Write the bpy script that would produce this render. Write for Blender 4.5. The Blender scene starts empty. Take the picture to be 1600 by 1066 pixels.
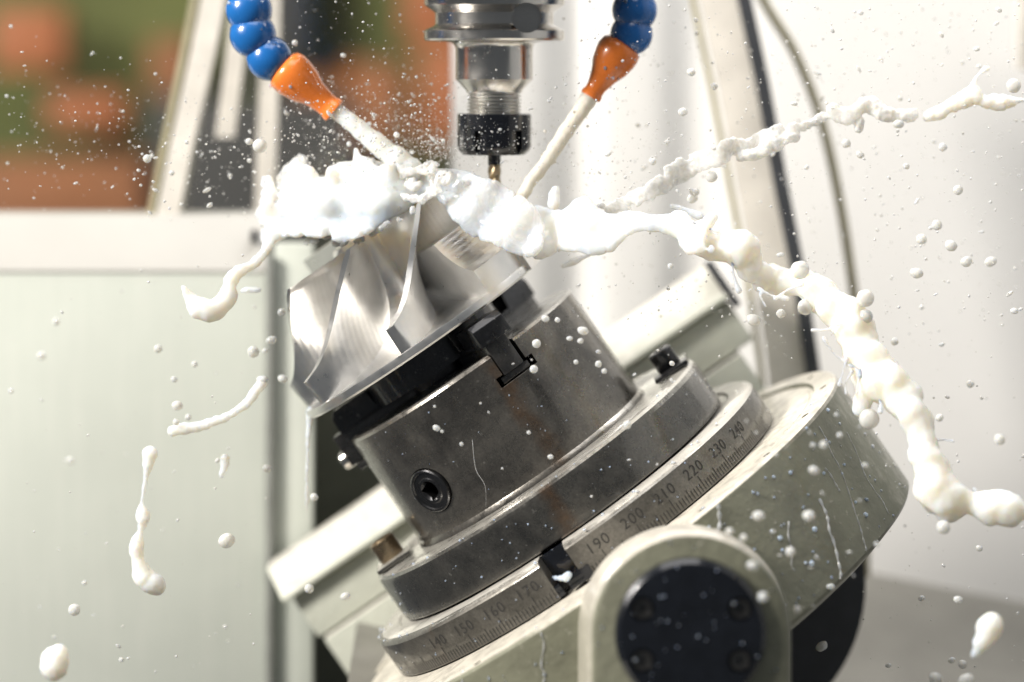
import bpy, bmesh, math, random
import numpy as np
from mathutils import Vector, Matrix, noise as mnoise

random.seed(7)
rng = np.random.default_rng(7)
S = bpy.context.scene
COL = S.collection
R = math.radians
K = 0.0004            # metres per design unit
D = 5000.0            # camera distance to the work, design units
HZ = 110.0            # height of the lens, design units below the datum

# ------------------------------------------------------------------ camera
cam_d = bpy.data.cameras.new("camera")
cam = bpy.data.objects.new("camera", cam_d)
COL.objects.link(cam)
cam.location = (0, -D * K, 0)
cam.rotation_euler = (R(90), 0, 0)
cam_d.sensor_width = 36.0
cam_d.lens = 36.0 * D / 1600.0
cam_d.shift_y = -(533 - HZ) / 1600.0
cam_d.clip_start = 0.05
cam_d.clip_end = 100
cam_d.dof.use_dof = True
cam_d.dof.focus_distance = (D - 225) * K
cam_d.dof.aperture_fstop = 2.5
S.camera = cam

# ------------------------------------------------------------------ world, lamps, exposure
w = bpy.data.worlds.new("World")
S.world = w
w.use_nodes = True
bg = w.node_tree.nodes["Background"]
bg.inputs[0].default_value = (0.88, 0.94, 1.0, 1)
bg.inputs[1].default_value = 0.115


def area(name, loc, target, size, power, color, size_y=None):
    l = bpy.data.lights.new(name, 'AREA')
    l.shape = 'RECTANGLE'
    l.size = size
    l.size_y = size_y or size
    l.energy = power
    l.color = color
    o = bpy.data.objects.new(name, l)
    COL.objects.link(o)
    o.location = loc
    o.rotation_euler = (Vector(target) - Vector(loc)).to_track_quat('-Z', 'Y').to_euler()
    return o


area("key_lamp", (-3.05, -1.5, 1.62), (0.05, 0, -0.2), 0.95, 295, (1.0, 0.945, 0.87))
area("wall_fill", (0.42, 0.14, 1.0), (0.34, 0.34, -0.2), 0.7, 9.5, (1.0, 0.98, 0.96), 0.25)  # unseen fill added to brighten the white wall
area("top_fill", (-0.1, -0.55, 1.25), (0, -0.1, -0.2), 1.0, 9, (1.0, 0.97, 0.94), 0.7)  # unseen overhead fill added for the tops and blade edges
S.view_settings.view_transform = 'Standard'
S.view_settings.look = 'None'
S.view_settings.exposure = 0.0
S.view_settings.gamma = 1.0
S.cycles.max_bounces = 8
S.cycles.use_denoising = True
try:
    S.cycles.denoiser = 'OPENIMAGEDENOISE'
except Exception:
    pass
S.cycles.caustics_reflective = False
S.cycles.caustics_refractive = False


# ------------------------------------------------------------------ coordinate helpers (design units)
def at(px, py, d=0.0):
    s = (D + d) / D
    return Vector(((px - 800) * s, d, -(py - HZ) * s))


TH, LEAN = R(34.5), R(0.3)
RX = Vector((math.cos(TH), 0, math.sin(TH)))
A0 = Vector((-math.sin(TH), 0, math.cos(TH)))
Y0 = Vector((0, 1, 0))
AX = (A0 * math.cos(LEAN) - Y0 * math.sin(LEAN)).normalized()
YX = (Y0 * math.cos(LEAN) + A0 * math.sin(LEAN)).normalized()
ORG = at(916, 846, 0)


def frame_matrix(org, x, y, z):
    m = Matrix.Identity(4)
    for i in range(3):
        m[i][0], m[i][1], m[i][2], m[i][3] = x[i], y[i], z[i], org[i] * K
    return m


TILT = frame_matrix(ORG, RX, YX, AX)


def loc(px, py, d):
    """tilted-frame coordinates of a place in the world"""
    v = at(px, py, d) - ORG
    return Vector((v.dot(RX), v.dot(YX), v.dot(AX)))


def T(x, y, z):
    return ORG + RX * x + YX * y + AX * z


# ------------------------------------------------------------------ object helpers
def link(name, me, parent=None, matrix=None):
    o = bpy.data.objects.new(name, me)
    COL.objects.link(o)
    if parent is not None:
        o.parent = parent
        if matrix is not None:
            o.matrix_local = matrix
    elif matrix is not None:
        o.matrix_world = matrix
    return o


def tag(o, label=None, cat=None, group=None, kind=None):
    if label: o['label'] = label
    if cat: o['category'] = cat
    if group: o['group'] = group
    if kind: o['kind'] = kind
    return o


def thing(name, label, cat, matrix=None, group=None):
    o = bpy.data.objects.new(name, None)
    o.empty_display_size = 0.02
    COL.objects.link(o)
    if matrix is not None:
        o.matrix_world = matrix
    return tag(o, label, cat, group)


def mesh_of(vf, mat, angle=35, scale=K):
    v, f = vf
    me = bpy.data.meshes.new("m")
    me.from_pydata([tuple(c * scale for c in p) for p in v], [], f)
    me.validate()
    bm = bmesh.new(); bm.from_mesh(me)
    bmesh.ops.remove_doubles(bm, verts=bm.verts, dist=0.02 * K)
    bmesh.ops.recalc_face_normals(bm, faces=bm.faces)
    bm.to_mesh(me); bm.free()
    for p in me.polygons: p.use_smooth = True
    if angle is not None:
        me.set_sharp_from_angle(angle=R(angle))
    if mat: me.materials.append(mat)
    return me


def obj(name, vf, mat, parent=None, matrix=None, angle=35):
    return link(name, mesh_of(vf, mat, angle), parent, matrix)


def join(*parts):
    V, F = [], []
    for v, f in parts:
        n = len(V)
        V += [tuple(p) for p in v]
        F += [tuple(i + n for i in q) for q in f]
    return V, F


def xf(vf, m=None, off=(0, 0, 0)):
    v, f = vf
    o = Vector(off)
    return [tuple((m @ Vector(p) if m is not None else Vector(p)) + o) for p in v], f


def pol(rho, phi, z=0):
    """phi in degrees from the side facing the lens, positive towards +x"""
    a = R(phi)
    return Vector((rho * math.sin(a), -rho * math.cos(a), z))


def lathe(prof, seg=128, p0=None, p1=None, close=False):
    """prof: list of (rho,z). open profile gets turned; close joins last to first."""
    full = p0 is None
    n = len(prof)
    V, F = [], []
    steps = seg if full else seg + 1
    for i in range(steps):
        ph = (360.0 * i / seg) if full else p0 + (p1 - p0) * i / seg
        for r_, z in prof:
            V.append(tuple(pol(max(r_, 1e-4), ph, z)))
    m = n if close else n - 1
    for i in range(seg):
        a = i * n
        b = ((i + 1) % steps) * n
        for k in range(m):
            k2 = (k + 1) % n
            F.append((a + k, b + k, b + k2, a + k2))
    if not full and close:
        F.append(tuple(range(n)))
        F.append(tuple(range((steps - 1) * n, steps * n)))
    return V, F


def box(cx, cy, cz, sx, sy, sz, bev=0.0, seg=2):
    bm = bmesh.new()
    bmesh.ops.create_cube(bm, size=1.0)
    for v in bm.verts:
        v.co = Vector((cx + v.co.x * sx, cy + v.co.y * sy, cz + v.co.z * sz))
    if bev > 0:
        bmesh.ops.bevel(bm, geom=list(bm.edges), offset=bev, segments=seg, profile=0.6, affect='EDGES')
    v = [tuple(x.co) for x in bm.verts]
    bm.verts.index_update()
    f = [tuple(x.index for x in q.verts) for q in bm.faces]
    bm.free()
    return v, f


def prism(pts, direction, bev=0.0):
    """pts: planar loop of Vectors, extruded along direction"""
    bm = bmesh.new()
    a = [bm.verts.new(p) for p in pts]
    b = [bm.verts.new(Vector(p) + Vector(direction)) for p in pts]
    bm.faces.new(a); bm.faces.new(b[::-1])
    n = len(pts)
    for i in range(n):
        bm.faces.new((a[i], b[i], b[(i + 1) % n], a[(i + 1) % n]))
    bmesh.ops.recalc_face_normals(bm, faces=bm.faces)
    if bev > 0:
        bmesh.ops.bevel(bm, geom=list(bm.edges), offset=bev, segments=2, profile=0.6, affect='EDGES')
    bm.verts.index_update()
    out = [tuple(x.co) for x in bm.verts], [tuple(x.index for x in q.verts) for q in bm.faces]
    bm.free()
    return out


def catmull(pts, n=12):
    """pts: list of tuples any dimension; returns dense list"""
    P = [np.array(p, float) for p in pts]
    P = [2 * P[0] - P[1]] + P + [2 * P[-1] - P[-2]]
    out = []
    for i in range(1, len(P) - 2):
        for k in range(n):
            t = k / n
            a, b, c, d = P[i - 1], P[i], P[i + 1], P[i + 2]
            out.append(0.5 * ((2 * b) + (c - a) * t + (2 * a - 5 * b + 4 * c - d) * t * t + (3 * b - a - 3 * c + d) * t ** 3))
    out.append(P[-2])
    return out


def tube(path, rad, seg=12, caps=True):
    """path: list of 3D points, rad: list or number"""
    P = [Vector(p[:3]) for p in path]
    n = len(P)
    if not hasattr(rad, '__len__'): rad = [rad] * n
    V, F = [], []
    up = Vector((0, 1, 0.01)).normalized()
    for i in range(n):
        t = (P[min(i + 1, n - 1)] - P[max(i - 1, 0)]).normalized()
        a = t.cross(up)
        if a.length < 1e-3: a = t.cross(Vector((1, 0, 0)))
        a.normalize(); b = t.cross(a).normalized()
        for k in range(seg):
            ang = 2 * math.pi * k / seg
            V.append(tuple(P[i] + (a * math.cos(ang) + b * math.sin(ang)) * rad[i]))
    for i in range(n - 1):
        for k in range(seg):
            k2 = (k + 1) % seg
            F.append((i * seg + k, i * seg + k2, (i + 1) * seg + k2, (i + 1) * seg + k))
    if caps:
        F.append(tuple(range(seg))[::-1]); F.append(tuple(range((n - 1) * seg, n * seg)))
    return V, F


def axis_matrix(p, direction):
    """matrix (design units) that lays local z along direction at p"""
    z = Vector(direction).normalized()
    q = z.to_track_quat('Z', 'Y')
    m = q.to_matrix().to_4x4()
    m.translation = Vector(p)
    return m


def xm(vf, m):
    v, f = vf
    return [tuple(m @ Vector(p)) for p in v], f


def boolean(vf, cutters, mat, angle=35, op='DIFFERENCE'):
    base = bpy.data.objects.new("tmp", mesh_of(vf, mat, None)); COL.objects.link(base)
    cs = []
    for c in cutters:
        o = bpy.data.objects.new("tmpc", mesh_of(c, None, None)); COL.objects.link(o); cs.append(o)
        md = base.modifiers.new("b", 'BOOLEAN'); md.operation = op; md.object = o; md.solver = 'EXACT'
    dg = bpy.context.evaluated_depsgraph_get()
    me = bpy.data.meshes.new_from_object(base.evaluated_get(dg))
    for o in cs + [base]:
        bpy.data.objects.remove(o)
    for p in me.polygons: p.use_smooth = True
    me.set_sharp_from_angle(angle=R(angle))
    me.materials.clear(); me.materials.append(mat)
    return me


# ------------------------------------------------------------------ materials
def nodes(name):
    m = bpy.data.materials.new(name)
    m.use_nodes = True
    nt = m.node_tree
    return m, nt, nt.nodes["Principled BSDF"]


def N(nt, typ, **kw):
    n = nt.nodes.new(typ)
    for k, v in kw.items():
        if k.startswith('i_'):
            key = k[2:]
            n.inputs[int(key) if key.isdigit() else key].default_value = v
        else:
            setattr(n, k, v)
    return n


def ramp(nt, fac, stops):
    r = nt.nodes.new('ShaderNodeValToRGB')
    e = r.color_ramp.elements
    while len(e) < len(stops): e.new(0.5)
    for el, (p, c) in zip(e, stops):
        el.position = p
        el.color = c if len(c) == 4 else (*c, 1)
    nt.links.new(fac, r.inputs[0])
    return r.outputs[0]


def noise_tex(nt, scale, detail=4, rough=0.55, vec=None, dist=0.0):
    n = N(nt, 'ShaderNodeTexNoise')
    n.inputs['Scale'].default_value = scale
    n.inputs['Detail'].default_value = detail
    n.inputs['Roughness'].default_value = rough
    n.inputs['Distortion'].default_value = dist
    if vec is None:
        c = N(nt, 'ShaderNodeTexCoord'); vec = c.outputs['Object']
    nt.links.new(vec, n.inputs['Vector'])
    return n.outputs['Fac']


def mixc(nt, fac, a, b):
    m = N(nt, 'ShaderNodeMix', data_type='RGBA')
    if isinstance(fac, (int, float)): m.inputs[0].default_value = fac
    else: nt.links.new(fac, m.inputs[0])
    for s, x in ((m.inputs[6], a), (m.inputs[7], b)):
        if isinstance(x, tuple): s.default_value = (*x, 1) if len(x) == 3 else x
        else: nt.links.new(x, s)
    return m.outputs[2]


def math_n(nt, op, a, b=0.0, clamp=False):
    m = N(nt, 'ShaderNodeMath', operation=op, use_clamp=clamp)
    for s, x in ((m.inputs[0], a), (m.inputs[1], b)):
        if isinstance(x, (int, float)): s.default_value = x
        else: nt.links.new(x, s)
    return m.outputs[0]


def bump(nt, bsdf, h, strength=0.2, dist=0.001):
    b = N(nt, 'ShaderNodeBump')
    b.inputs['Strength'].default_value = strength
    b.inputs['Distance'].default_value = dist
    nt.links.new(h, b.inputs['Height'])
    nt.links.new(b.outputs[0], bsdf.inputs['Normal'])


def simple(name, col, metal=0.0, rough=0.5, coat=0.0, vary=0.12, scale=60, bmp=0.0, bscale=400):
    m, nt, b = nodes(name)
    f = noise_tex(nt, scale, 5)
    lo = tuple(max(0, c * (1 - vary)) for c in col); hi = tuple(min(1, c * (1 + vary)) for c in col)
    nt.links.new(ramp(nt, f, [(0.3, lo), (0.7, hi)]), b.inputs['Base Color'])
    b.inputs['Metallic'].default_value = metal
    b.inputs['Coat Weight'].default_value = coat
    nt.links.new(ramp(nt, noise_tex(nt, scale * 2.3, 4), [(0.3, (rough * .8,) * 3), (0.7, (min(1, rough * 1.2),) * 3)]), b.inputs['Roughness'])
    if bmp: bump(nt, b, noise_tex(nt, bscale, 4), bmp, 0.0006)
    return m


def up_mask(nt, lo=0.45, hi=0.8, nscale=45, amt=0.45):
    """where liquid settles: surfaces that face up, broken by noise"""
    g = N(nt, 'ShaderNodeNewGeometry')
    s = N(nt, 'ShaderNodeSeparateXYZ'); nt.links.new(g.outputs['True Normal'], s.inputs[0])
    n = noise_tex(nt, nscale, 6, 0.65)
    v = math_n(nt, 'ADD', s.outputs['Z'], math_n(nt, 'MULTIPLY', math_n(nt, 'SUBTRACT', n, 0.5), amt))
    mr = N(nt, 'ShaderNodeMapRange'); mr.interpolation_type = 'SMOOTHSTEP'
    nt.links.new(v, mr.inputs[0]); mr.inputs[1].default_value = lo; mr.inputs[2].default_value = hi
    return mr.outputs[0]


def paint(name, col, film=(0.72, 0.68, 0.59), rough=0.42, lo=0.5, hi=0.75, dirt=0.38):
    m, nt, b = nodes(name)
    f = noise_tex(nt, 26, 6, 0.6)
    c1 = ramp(nt, f, [(0.25, tuple(c * (1 - dirt) for c in col)), (0.6, col), (0.85, tuple(min(1, c * 1.12) for c in col))])
    sp = noise_tex(nt, 260, 3, 0.5)
    spm = ramp(nt, sp, [(0.66, (0, 0, 0)), (0.72, (1, 1, 1))])
    c2 = mixc(nt, math_n(nt, 'MULTIPLY', spm, 0.35), c1, (0.52, 0.50, 0.43))
    um = up_mask(nt, lo, hi)
    filmc = ramp(nt, noise_tex(nt, 75, 6, 0.7, dist=0.6), [(0.32, tuple(c * .52 for c in film)), (0.5, tuple(c * .88 for c in film)), (0.62, film)])
    nt.links.new(mixc(nt, um, c2, filmc), b.inputs['Base Color'])
    b.inputs['Roughness'].default_value = rough
    b.inputs['Coat Weight'].default_value = 0.35
    b.inputs['Coat Roughness'].default_value = 0.12
    h = math_n(nt, 'ADD', noise_tex(nt, 150, 5, 0.6), math_n(nt, 'MULTIPLY', spm, 0.35))
    bump(nt, b, h, 0.4, 0.002)
    return m


def dark_steel(name, c0, c1, rust=(0.20, 0.105, 0.045), rough=0.30, rust_lo=0.64, metal=0.85, film=0.0, streak=9.0):
    m, nt, b = nodes(name)
    f = noise_tex(nt, 22, 7, 0.65, dist=0.5)
    base = ramp(nt, f, [(0.28, c0), (0.72, c1)])
    # rust bloom in soft patches that run along the axis
    co = N(nt, 'ShaderNodeTexCoord'); mp = N(nt, 'ShaderNodeMapping')
    mp.inputs['Scale'].default_value = (1, 1, 0.18)
    nt.links.new(co.outputs['Object'], mp.inputs[0])
    rf = noise_tex(nt, 26, 5, 0.6, mp.outputs[0])
    rm = ramp(nt, rf, [(rust_lo, (0, 0, 0)), (rust_lo + 0.16, (1, 1, 1))])
    sx = N(nt, 'ShaderNodeSeparateXYZ'); nt.links.new(co.outputs['Object'], sx.inputs[0])
    wob = math_n(nt, 'ADD', sx.outputs['X'], math_n(nt, 'MULTIPLY', math_n(nt, 'SUBTRACT', noise_tex(nt, 45, 4), 0.5), 0.012))
    dist = math_n(nt, 'ABSOLUTE', math_n(nt, 'SUBTRACT', wob, streak))
    stm = N(nt, 'ShaderNodeMapRange'); stm.interpolation_type = 'SMOOTHSTEP'
    nt.links.new(dist, stm.inputs[0]); stm.inputs[1].default_value = 0.009; stm.inputs[2].default_value = 0.001
    stv = math_n(nt, 'MULTIPLY', stm.outputs[0], ramp(nt, noise_tex(nt, 38, 6, 0.7), [(0.38, (0, 0, 0)), (0.62, (1, 1, 1))]))
    rmx = math_n(nt, 'MAXIMUM', math_n(nt, 'MULTIPLY', rm, 0.5), math_n(nt, 'MULTIPLY', stv, 0.6))
    c2 = mixc(nt, rmx, base, rust)
    # pale dried splash spots
    sp = noise_tex(nt, 330, 2, 0.5)
    spm = ramp(nt, sp, [(0.70, (0, 0, 0)), (0.76, (1, 1, 1))])
    fine = ramp(nt, noise_tex(nt, 700, 3, 0.7), [(0.35, (0.8,) * 3), (0.7, (1.15,) * 3)])
    mul = N(nt, 'ShaderNodeMix', data_type='RGBA', blend_type='MULTIPLY'); mul.inputs[0].default_value = 1
    nt.links.new(c2, mul.inputs[6]); nt.links.new(fine, mul.inputs[7])
    c3 = mixc(nt, math_n(nt, 'MULTIPLY', spm, 0.45), mul.outputs[2], (0.42, 0.41, 0.38))
    metal_v = None
    if film:
        um = math_n(nt, 'MULTIPLY', up_mask(nt, 0.55, 0.85, 60, 0.7), film)
        c3 = mixc(nt, um, c3, (0.62, 0.60, 0.55))
        metal_v = math_n(nt, 'MULTIPLY', math_n(nt, 'SUBTRACT', 1.0, um), metal)
    nt.links.new(c3, b.inputs['Base Color'])
    if metal_v is not None: nt.links.new(metal_v, b.inputs['Metallic'])
    else: b.inputs['Metallic'].default_value = metal
    nt.links.new(ramp(nt, noise_tex(nt, 90, 5, 0.7), [(0.3, (rough * .65,) * 3), (0.7, (rough * 1.4,) * 3)]), b.inputs['Roughness'])
    b.inputs['Coat Weight'].default_value = 0.6
    b.inputs['Coat Roughness'].default_value = 0.06
    bump(nt, b, math_n(nt, 'ADD', noise_tex(nt, 240, 5, 0.6), math_n(nt, 'MULTIPLY', spm, 0.6)), 0.14, 0.0012)
    return m


def turned_steel(name, col, rough=0.2, stretch=(3, 3, 2500), bmp=0.08):
    m, nt, b = nodes(name)
    b.inputs['Metallic'].default_value = 1.0
    co = N(nt, 'ShaderNodeTexCoord'); mp = N(nt, 'ShaderNodeMapping')
    mp.inputs['Scale'].default_value = stretch
    nt.links.new(co.outputs['Object'], mp.inputs[0])
    f = noise_tex(nt, 1.0, 4, 0.6, mp.outputs[0])
    nt.links.new(ramp(nt, f, [(0.3, tuple(c * .85 for c in col)), (0.7, col)]), b.inputs['Base Color'])
    nt.links.new(ramp(nt, noise_tex(nt, 70, 4), [(0.3, (rough * .7,) * 3), (0.7, (rough * 1.3,) * 3)]), b.inputs['Roughness'])
    bump(nt, b, f, bmp, 0.0004)
    return m


def coolant_mat(name, col, sss=0.35, rough=0.18, trans=0.0):
    m, nt, b = nodes(name)
    b.inputs['Base Color'].default_value = (*col, 1)
    b.inputs['Subsurface Weight'].default_value = sss
    b.inputs['Subsurface Radius'].default_value = (1.0, 0.72, 0.45)
    b.inputs['Subsurface Scale'].default_value = 0.03
    b.inputs['Roughness'].default_value = rough
    b.inputs['IOR'].default_value = 1.35
    bump(nt, b, noise_tex(nt, 95, 3, 0.5, dist=0.8), 0.12, 0.002)
    if trans:
        out = nt.nodes['Material Output']
        tr = N(nt, 'ShaderNodeBsdfTransparent')
        mx = N(nt, 'ShaderNodeMixShader')
        lw = N(nt, 'ShaderNodeLayerWeight'); lw.inputs[0].default_value = 0.35
        n = noise_tex(nt, 55, 5, 0.6, dist=1.2)
        hole = ramp(nt, n, [(0.40, (trans,) * 3), (0.68, (0.06,) * 3)])
        fac = math_n(nt, 'MULTIPLY', hole, math_n(nt, 'SUBTRACT', 1.0, lw.outputs['Facing']))
        nt.links.new(fac, mx.inputs[0])
        nt.links.new(b.outputs[0], mx.inputs[1]); nt.links.new(tr.outputs[0], mx.inputs[2])
        nt.links.new(mx.outputs[0], out.inputs[0])
    return m


M = {}
M['milk'] = coolant_mat('milky_coolant', (0.90, 0.86, 0.79), 0.95)
M['film'] = coolant_mat('thin_coolant', (0.88, 0.865, 0.82), 0.5, 0.12, 0.7)
M['wash'] = coolant_mat('washing_coolant', (0.90, 0.87, 0.81), 0.9, 0.1, 0.55)
M['drop'] = coolant_mat('droplet_coolant', (0.76, 0.745, 0.70), 0.5, 0.1, 0.4)
M['jet'] = coolant_mat('jet_coolant', (0.86, 0.79, 0.68), 0.3, 0.25)
M['chuck'] = dark_steel('chuck_steel', (0.075, 0.072, 0.068), (0.26, 0.243, 0.215), film=0.55, streak=0.021)
M['plate'] = dark_steel('plate_steel', (0.07, 0.07, 0.068), (0.185, 0.178, 0.162), rust_lo=0.64, film=0.7, streak=0.004)
M['ring'] = dark_steel('scale_steel', (0.10, 0.096, 0.086), (0.22, 0.21, 0.19), rough=0.46, rust_lo=0.66, film=0.75)
M['jaw'] = dark_steel('jaw_steel', (0.020, 0.021, 0.024), (0.055, 0.055, 0.058), rough=0.32, rust_lo=0.72)
M['jaw2'] = dark_steel('worn_jaw_steel', (0.045, 0.045, 0.046), (0.13, 0.125, 0.118), rough=0.3, rust_lo=0.66)
M['black'] = simple('black_oxide', (0.009, 0.011, 0.016), 0.3, 0.24, 0.6, 0.3, 90, 0.16)
M['ink'] = simple('engraving_ink', (0.03, 0.029, 0.028), 0.0, 0.7)
M['bronze'] = dark_steel('bronzed_screw', (0.17, 0.13, 0.08), (0.33, 0.26, 0.17), rough=0.3, rust_lo=0.55)
M['steel'] = turned_steel('turned_steel', (0.66, 0.64, 0.61), 0.22)
M['thread'] = turned_steel('thread_steel', (0.74, 0.73, 0.70), 0.34)
M['carbide'] = turned_steel('coated_carbide', (0.42, 0.34, 0.23), 0.32)
M['green'] = paint('green_grey_paint', (0.20, 0.203, 0.148))
M['rim'] = paint('lit_coolant_paint', (0.46, 0.44, 0.37), film=(0.72, 0.68, 0.6), lo=0.1, hi=0.5)  # arch rim: coolant coat, plus its key-lit band put into the colour
M['pale'] = paint('pale_green_paint', (0.56, 0.58, 0.50), film=(0.66, 0.64, 0.58), rough=0.5, dirt=0.12)
M['door'] = simple('door_enamel', (0.64, 0.675, 0.61), 0, 0.35, 0.3, 0.05, 9)
def streaky(m, col, amt):
    nt = m.node_tree; b = nt.nodes['Principled BSDF']
    old = b.inputs['Base Color'].links[0].from_socket
    co = N(nt, 'ShaderNodeTexCoord'); mp = N(nt, 'ShaderNodeMapping'); mp.inputs['Scale'].default_value = (1, 1, 0.06)
    nt.links.new(co.outputs['Object'], mp.inputs[0])
    a = ramp(nt, noise_tex(nt, 160, 5, 0.7, mp.outputs[0]), [(0.48, (0, 0, 0)), (0.75, (1, 1, 1))])
    c = ramp(nt, noise_tex(nt, 420, 2, 0.5), [(0.69, (0, 0, 0)), (0.75, (1, 1, 1))])
    f = math_n(nt, 'MULTIPLY', math_n(nt, 'MAXIMUM', a, c), amt)
    nt.links.new(mixc(nt, f, old, col), b.inputs['Base Color'])


streaky(M['door'], (0.80, 0.80, 0.74), 0.25)
M['ledge'] = simple('ledge_enamel', (0.46, 0.45, 0.42), 0, 0.4, 0.2, 0.05, 9)
M['side'] = simple('grey_white_enamel', (0.22, 0.23, 0.24), 0, 0.5)
M['white'] = simple('white_enamel', (0.80, 0.795, 0.78), 0, 0.45, 0.15, 0.03, 6)
M['gasket'] = simple('grey_rubber', (0.27, 0.28, 0.26), 0, 0.6)
M['floor'] = simple('sheet_steel', (0.33, 0.32, 0.29), 0.55, 0.42, 0, 0.15, 12)
M['cream'] = simple('cream_rail', (0.80, 0.76, 0.69), 0.0, 0.3, 0.7, 0.12, 30)
M['charcoal'] = simple('charcoal_rubber', (0.05, 0.054, 0.062), 0, 0.5)  # own dark colour of strip, clamp and drum
M['olive'] = simple('olive_hose', (0.42, 0.385, 0.26), 0, 0.35, 0.4)
M['recess'] = simple('recess_shade_tone', (0.075, 0.078, 0.06), 0, 0.6)
M['blue'] = simple('blue_plastic', (0.012, 0.13, 0.42), 0, 0.25, 0.4, 0.08, 80)
M['orange'] = simple('orange_plastic', (0.86, 0.22, 0.035), 0, 0.28, 0.4, 0.06, 80)
M['green_far'] = simple('green_cabinet_enamel', (0.10, 0.115, 0.026), 0, 0.7, 0, 0.3, 3)
M['orange_far'] = simple('orange_bin_plastic', (0.42, 0.14, 0.046), 0, 0.6, 0, 0.45, 3)
M['brown_far'] = simple('brown_cardboard', (0.30, 0.12, 0.045), 0, 0.7, 0, 0.25, 4)
M['dark_far'] = simple('dark_machine', (0.05, 0.05, 0.048), 0, 0.7, 0, 0.3, 3)


def aluminium():
    m, nt, b = nodes('milled_aluminium')
    b.inputs['Metallic'].default_value = 1.0
    f = noise_tex(nt, 60, 5, 0.6)
    nt.links.new(ramp(nt, f, [(0.3, (0.82, 0.81, 0.79)), (0.7, (0.92, 0.91, 0.89))]), b.inputs['Base Color'])
    nt.links.new(ramp(nt, noise_tex(nt, 120, 4), [(0.3, (0.27,) * 3), (0.7, (0.38,) * 3)]), b.inputs['Roughness'])
    co = N(nt, 'ShaderNodeTexCoord'); wv = N(nt, 'ShaderNodeTexWave')
    wv.wave_type = 'RINGS'; wv.rings_direction = 'Z'
    wv.inputs['Scale'].default_value = 95; wv.inputs['Distortion'].default_value = 1.5
    wv.inputs['Detail'].default_value = 2; wv.inputs['Detail Scale'].default_value = 0.4
    nt.links.new(co.outputs['Object'], wv.inputs['Vector'])
    h = math_n(nt, 'ADD', wv.outputs['Fac'], math_n(nt, 'MULTIPLY', noise_tex(nt, 220, 4), 0.8))
    bump(nt, b, h, 0.07, 0.0005)
    return m


M['alu'] = aluminium()




def glass_pane():
    m, nt, b = nodes('window_plastic')
    out = nt.nodes['Material Output']
    tr = N(nt, 'ShaderNodeBsdfTransparent'); gl = N(nt, 'ShaderNodeBsdfGlossy')
    gl.inputs['Roughness'].default_value = 0.08
    mx = N(nt, 'ShaderNodeMixShader'); mx.inputs[0].default_value = 0.05
    nt.links.new(tr.outputs[0], mx.inputs[1]); nt.links.new(gl.outputs[0], mx.inputs[2])
    nt.links.new(mx.outputs[0], out.inputs[0])
    return m


M['pane'] = glass_pane()


def world_box(name, px0, py0, px1, py1, d, depth, mat, parent=None, bev=4):
    """a box whose lens-facing side spans two corners at depth d"""
    a, b = at(px0, py0, d), at(px1, py1, d)
    return obj(name, box((a.x + b.x) / 2, d + depth / 2, (a.z + b.z) / 2, abs(b.x - a.x), depth, abs(a.z - b.z), bev), mat, parent)


# ================================================================== LARGE STRUCTURE: enclosure
# white wall behind, a bent sheet with two soft folds
def wall_sheet():
    xs = np.linspace(-110, 1500, 190)
    V, F = [], []
    zs = [2100, 1200, 600, 300, 0, -300, -600, -900, -1100]
    for z in zs:
        for x in xs:
            y = 900.0
            y += 26 * math.exp(-((x - 115) / 42) ** 2)
            y -= 10 * math.exp(-((x - 20) / 60) ** 2)
            y += 40 / (1 + math.exp(-(x - 300) / 18)) - 34 / (1 + math.exp(-(x - 390) / 30))
            y += 0.05 * (x - 400)
            V.append((x, y, z))
    n = len(xs)
    for j in range(len(zs) - 1):
        for i in range(n - 1):
            F.append((j * n + i, j * n + i + 1, (j + 1) * n + i + 1, (j + 1) * n + i))
    m = len(V)
    V += [(x, y + 14, z) for x, y, z in V]
    F += [tuple(i + m for i in f[::-1]) for f in F]
    # close the free edge towards the window
    for j in range(len(zs) - 1):
        F.append((j * n, (j + 1) * n, (j + 1) * n + m, j * n + m))
    return V, F


tag(obj('wall', wall_sheet(), M['white'], angle=60), kind='structure')
# unseen side wall of the enclosure, added for reflections in the metal
tag(obj('side_wall', box(1600, -300, 400, 30, 2500, 3400, 4), M['side']), kind='structure')
# sloping chip tray and its front
a = [(-1600, -900, -1250), (1600, -900, -1250), (1600, 800, -1000), (1600, 1000, -880), (-1600, 1000, -880), (-1600, 800, -1000)]
P = [Vector((-260, y_, z_ + 160)) for y_, z_ in ((-900, -1260), (560, -1060), (870, -905), (1000, -905), (1000, -1330), (-900, -1330))]
tag(obj('floor', prism(P, (1840, 0, -368), 0), M['floor']), kind='structure')
# dark panel standing for the shaded opening past the end of the door
tag(world_box('recess_shade', 478, 335, 735, 1300, 820, 30, M['recess']), kind='structure')

# ------------------------------------------------------------------ door with its window
door = thing('machine_door', 'pale green machine door with a cream ledge under its window', 'door', Matrix.Translation(at(200, 1066, 520) * K))
dorg = at(200, 1066, 520)
dm = Matrix.Translation(-dorg * K)


def dpart(name, vf, mat, parent=None, angle=35):
    return link(name, mesh_of(xf(vf, None, -dorg), mat, angle), parent or door)


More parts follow.
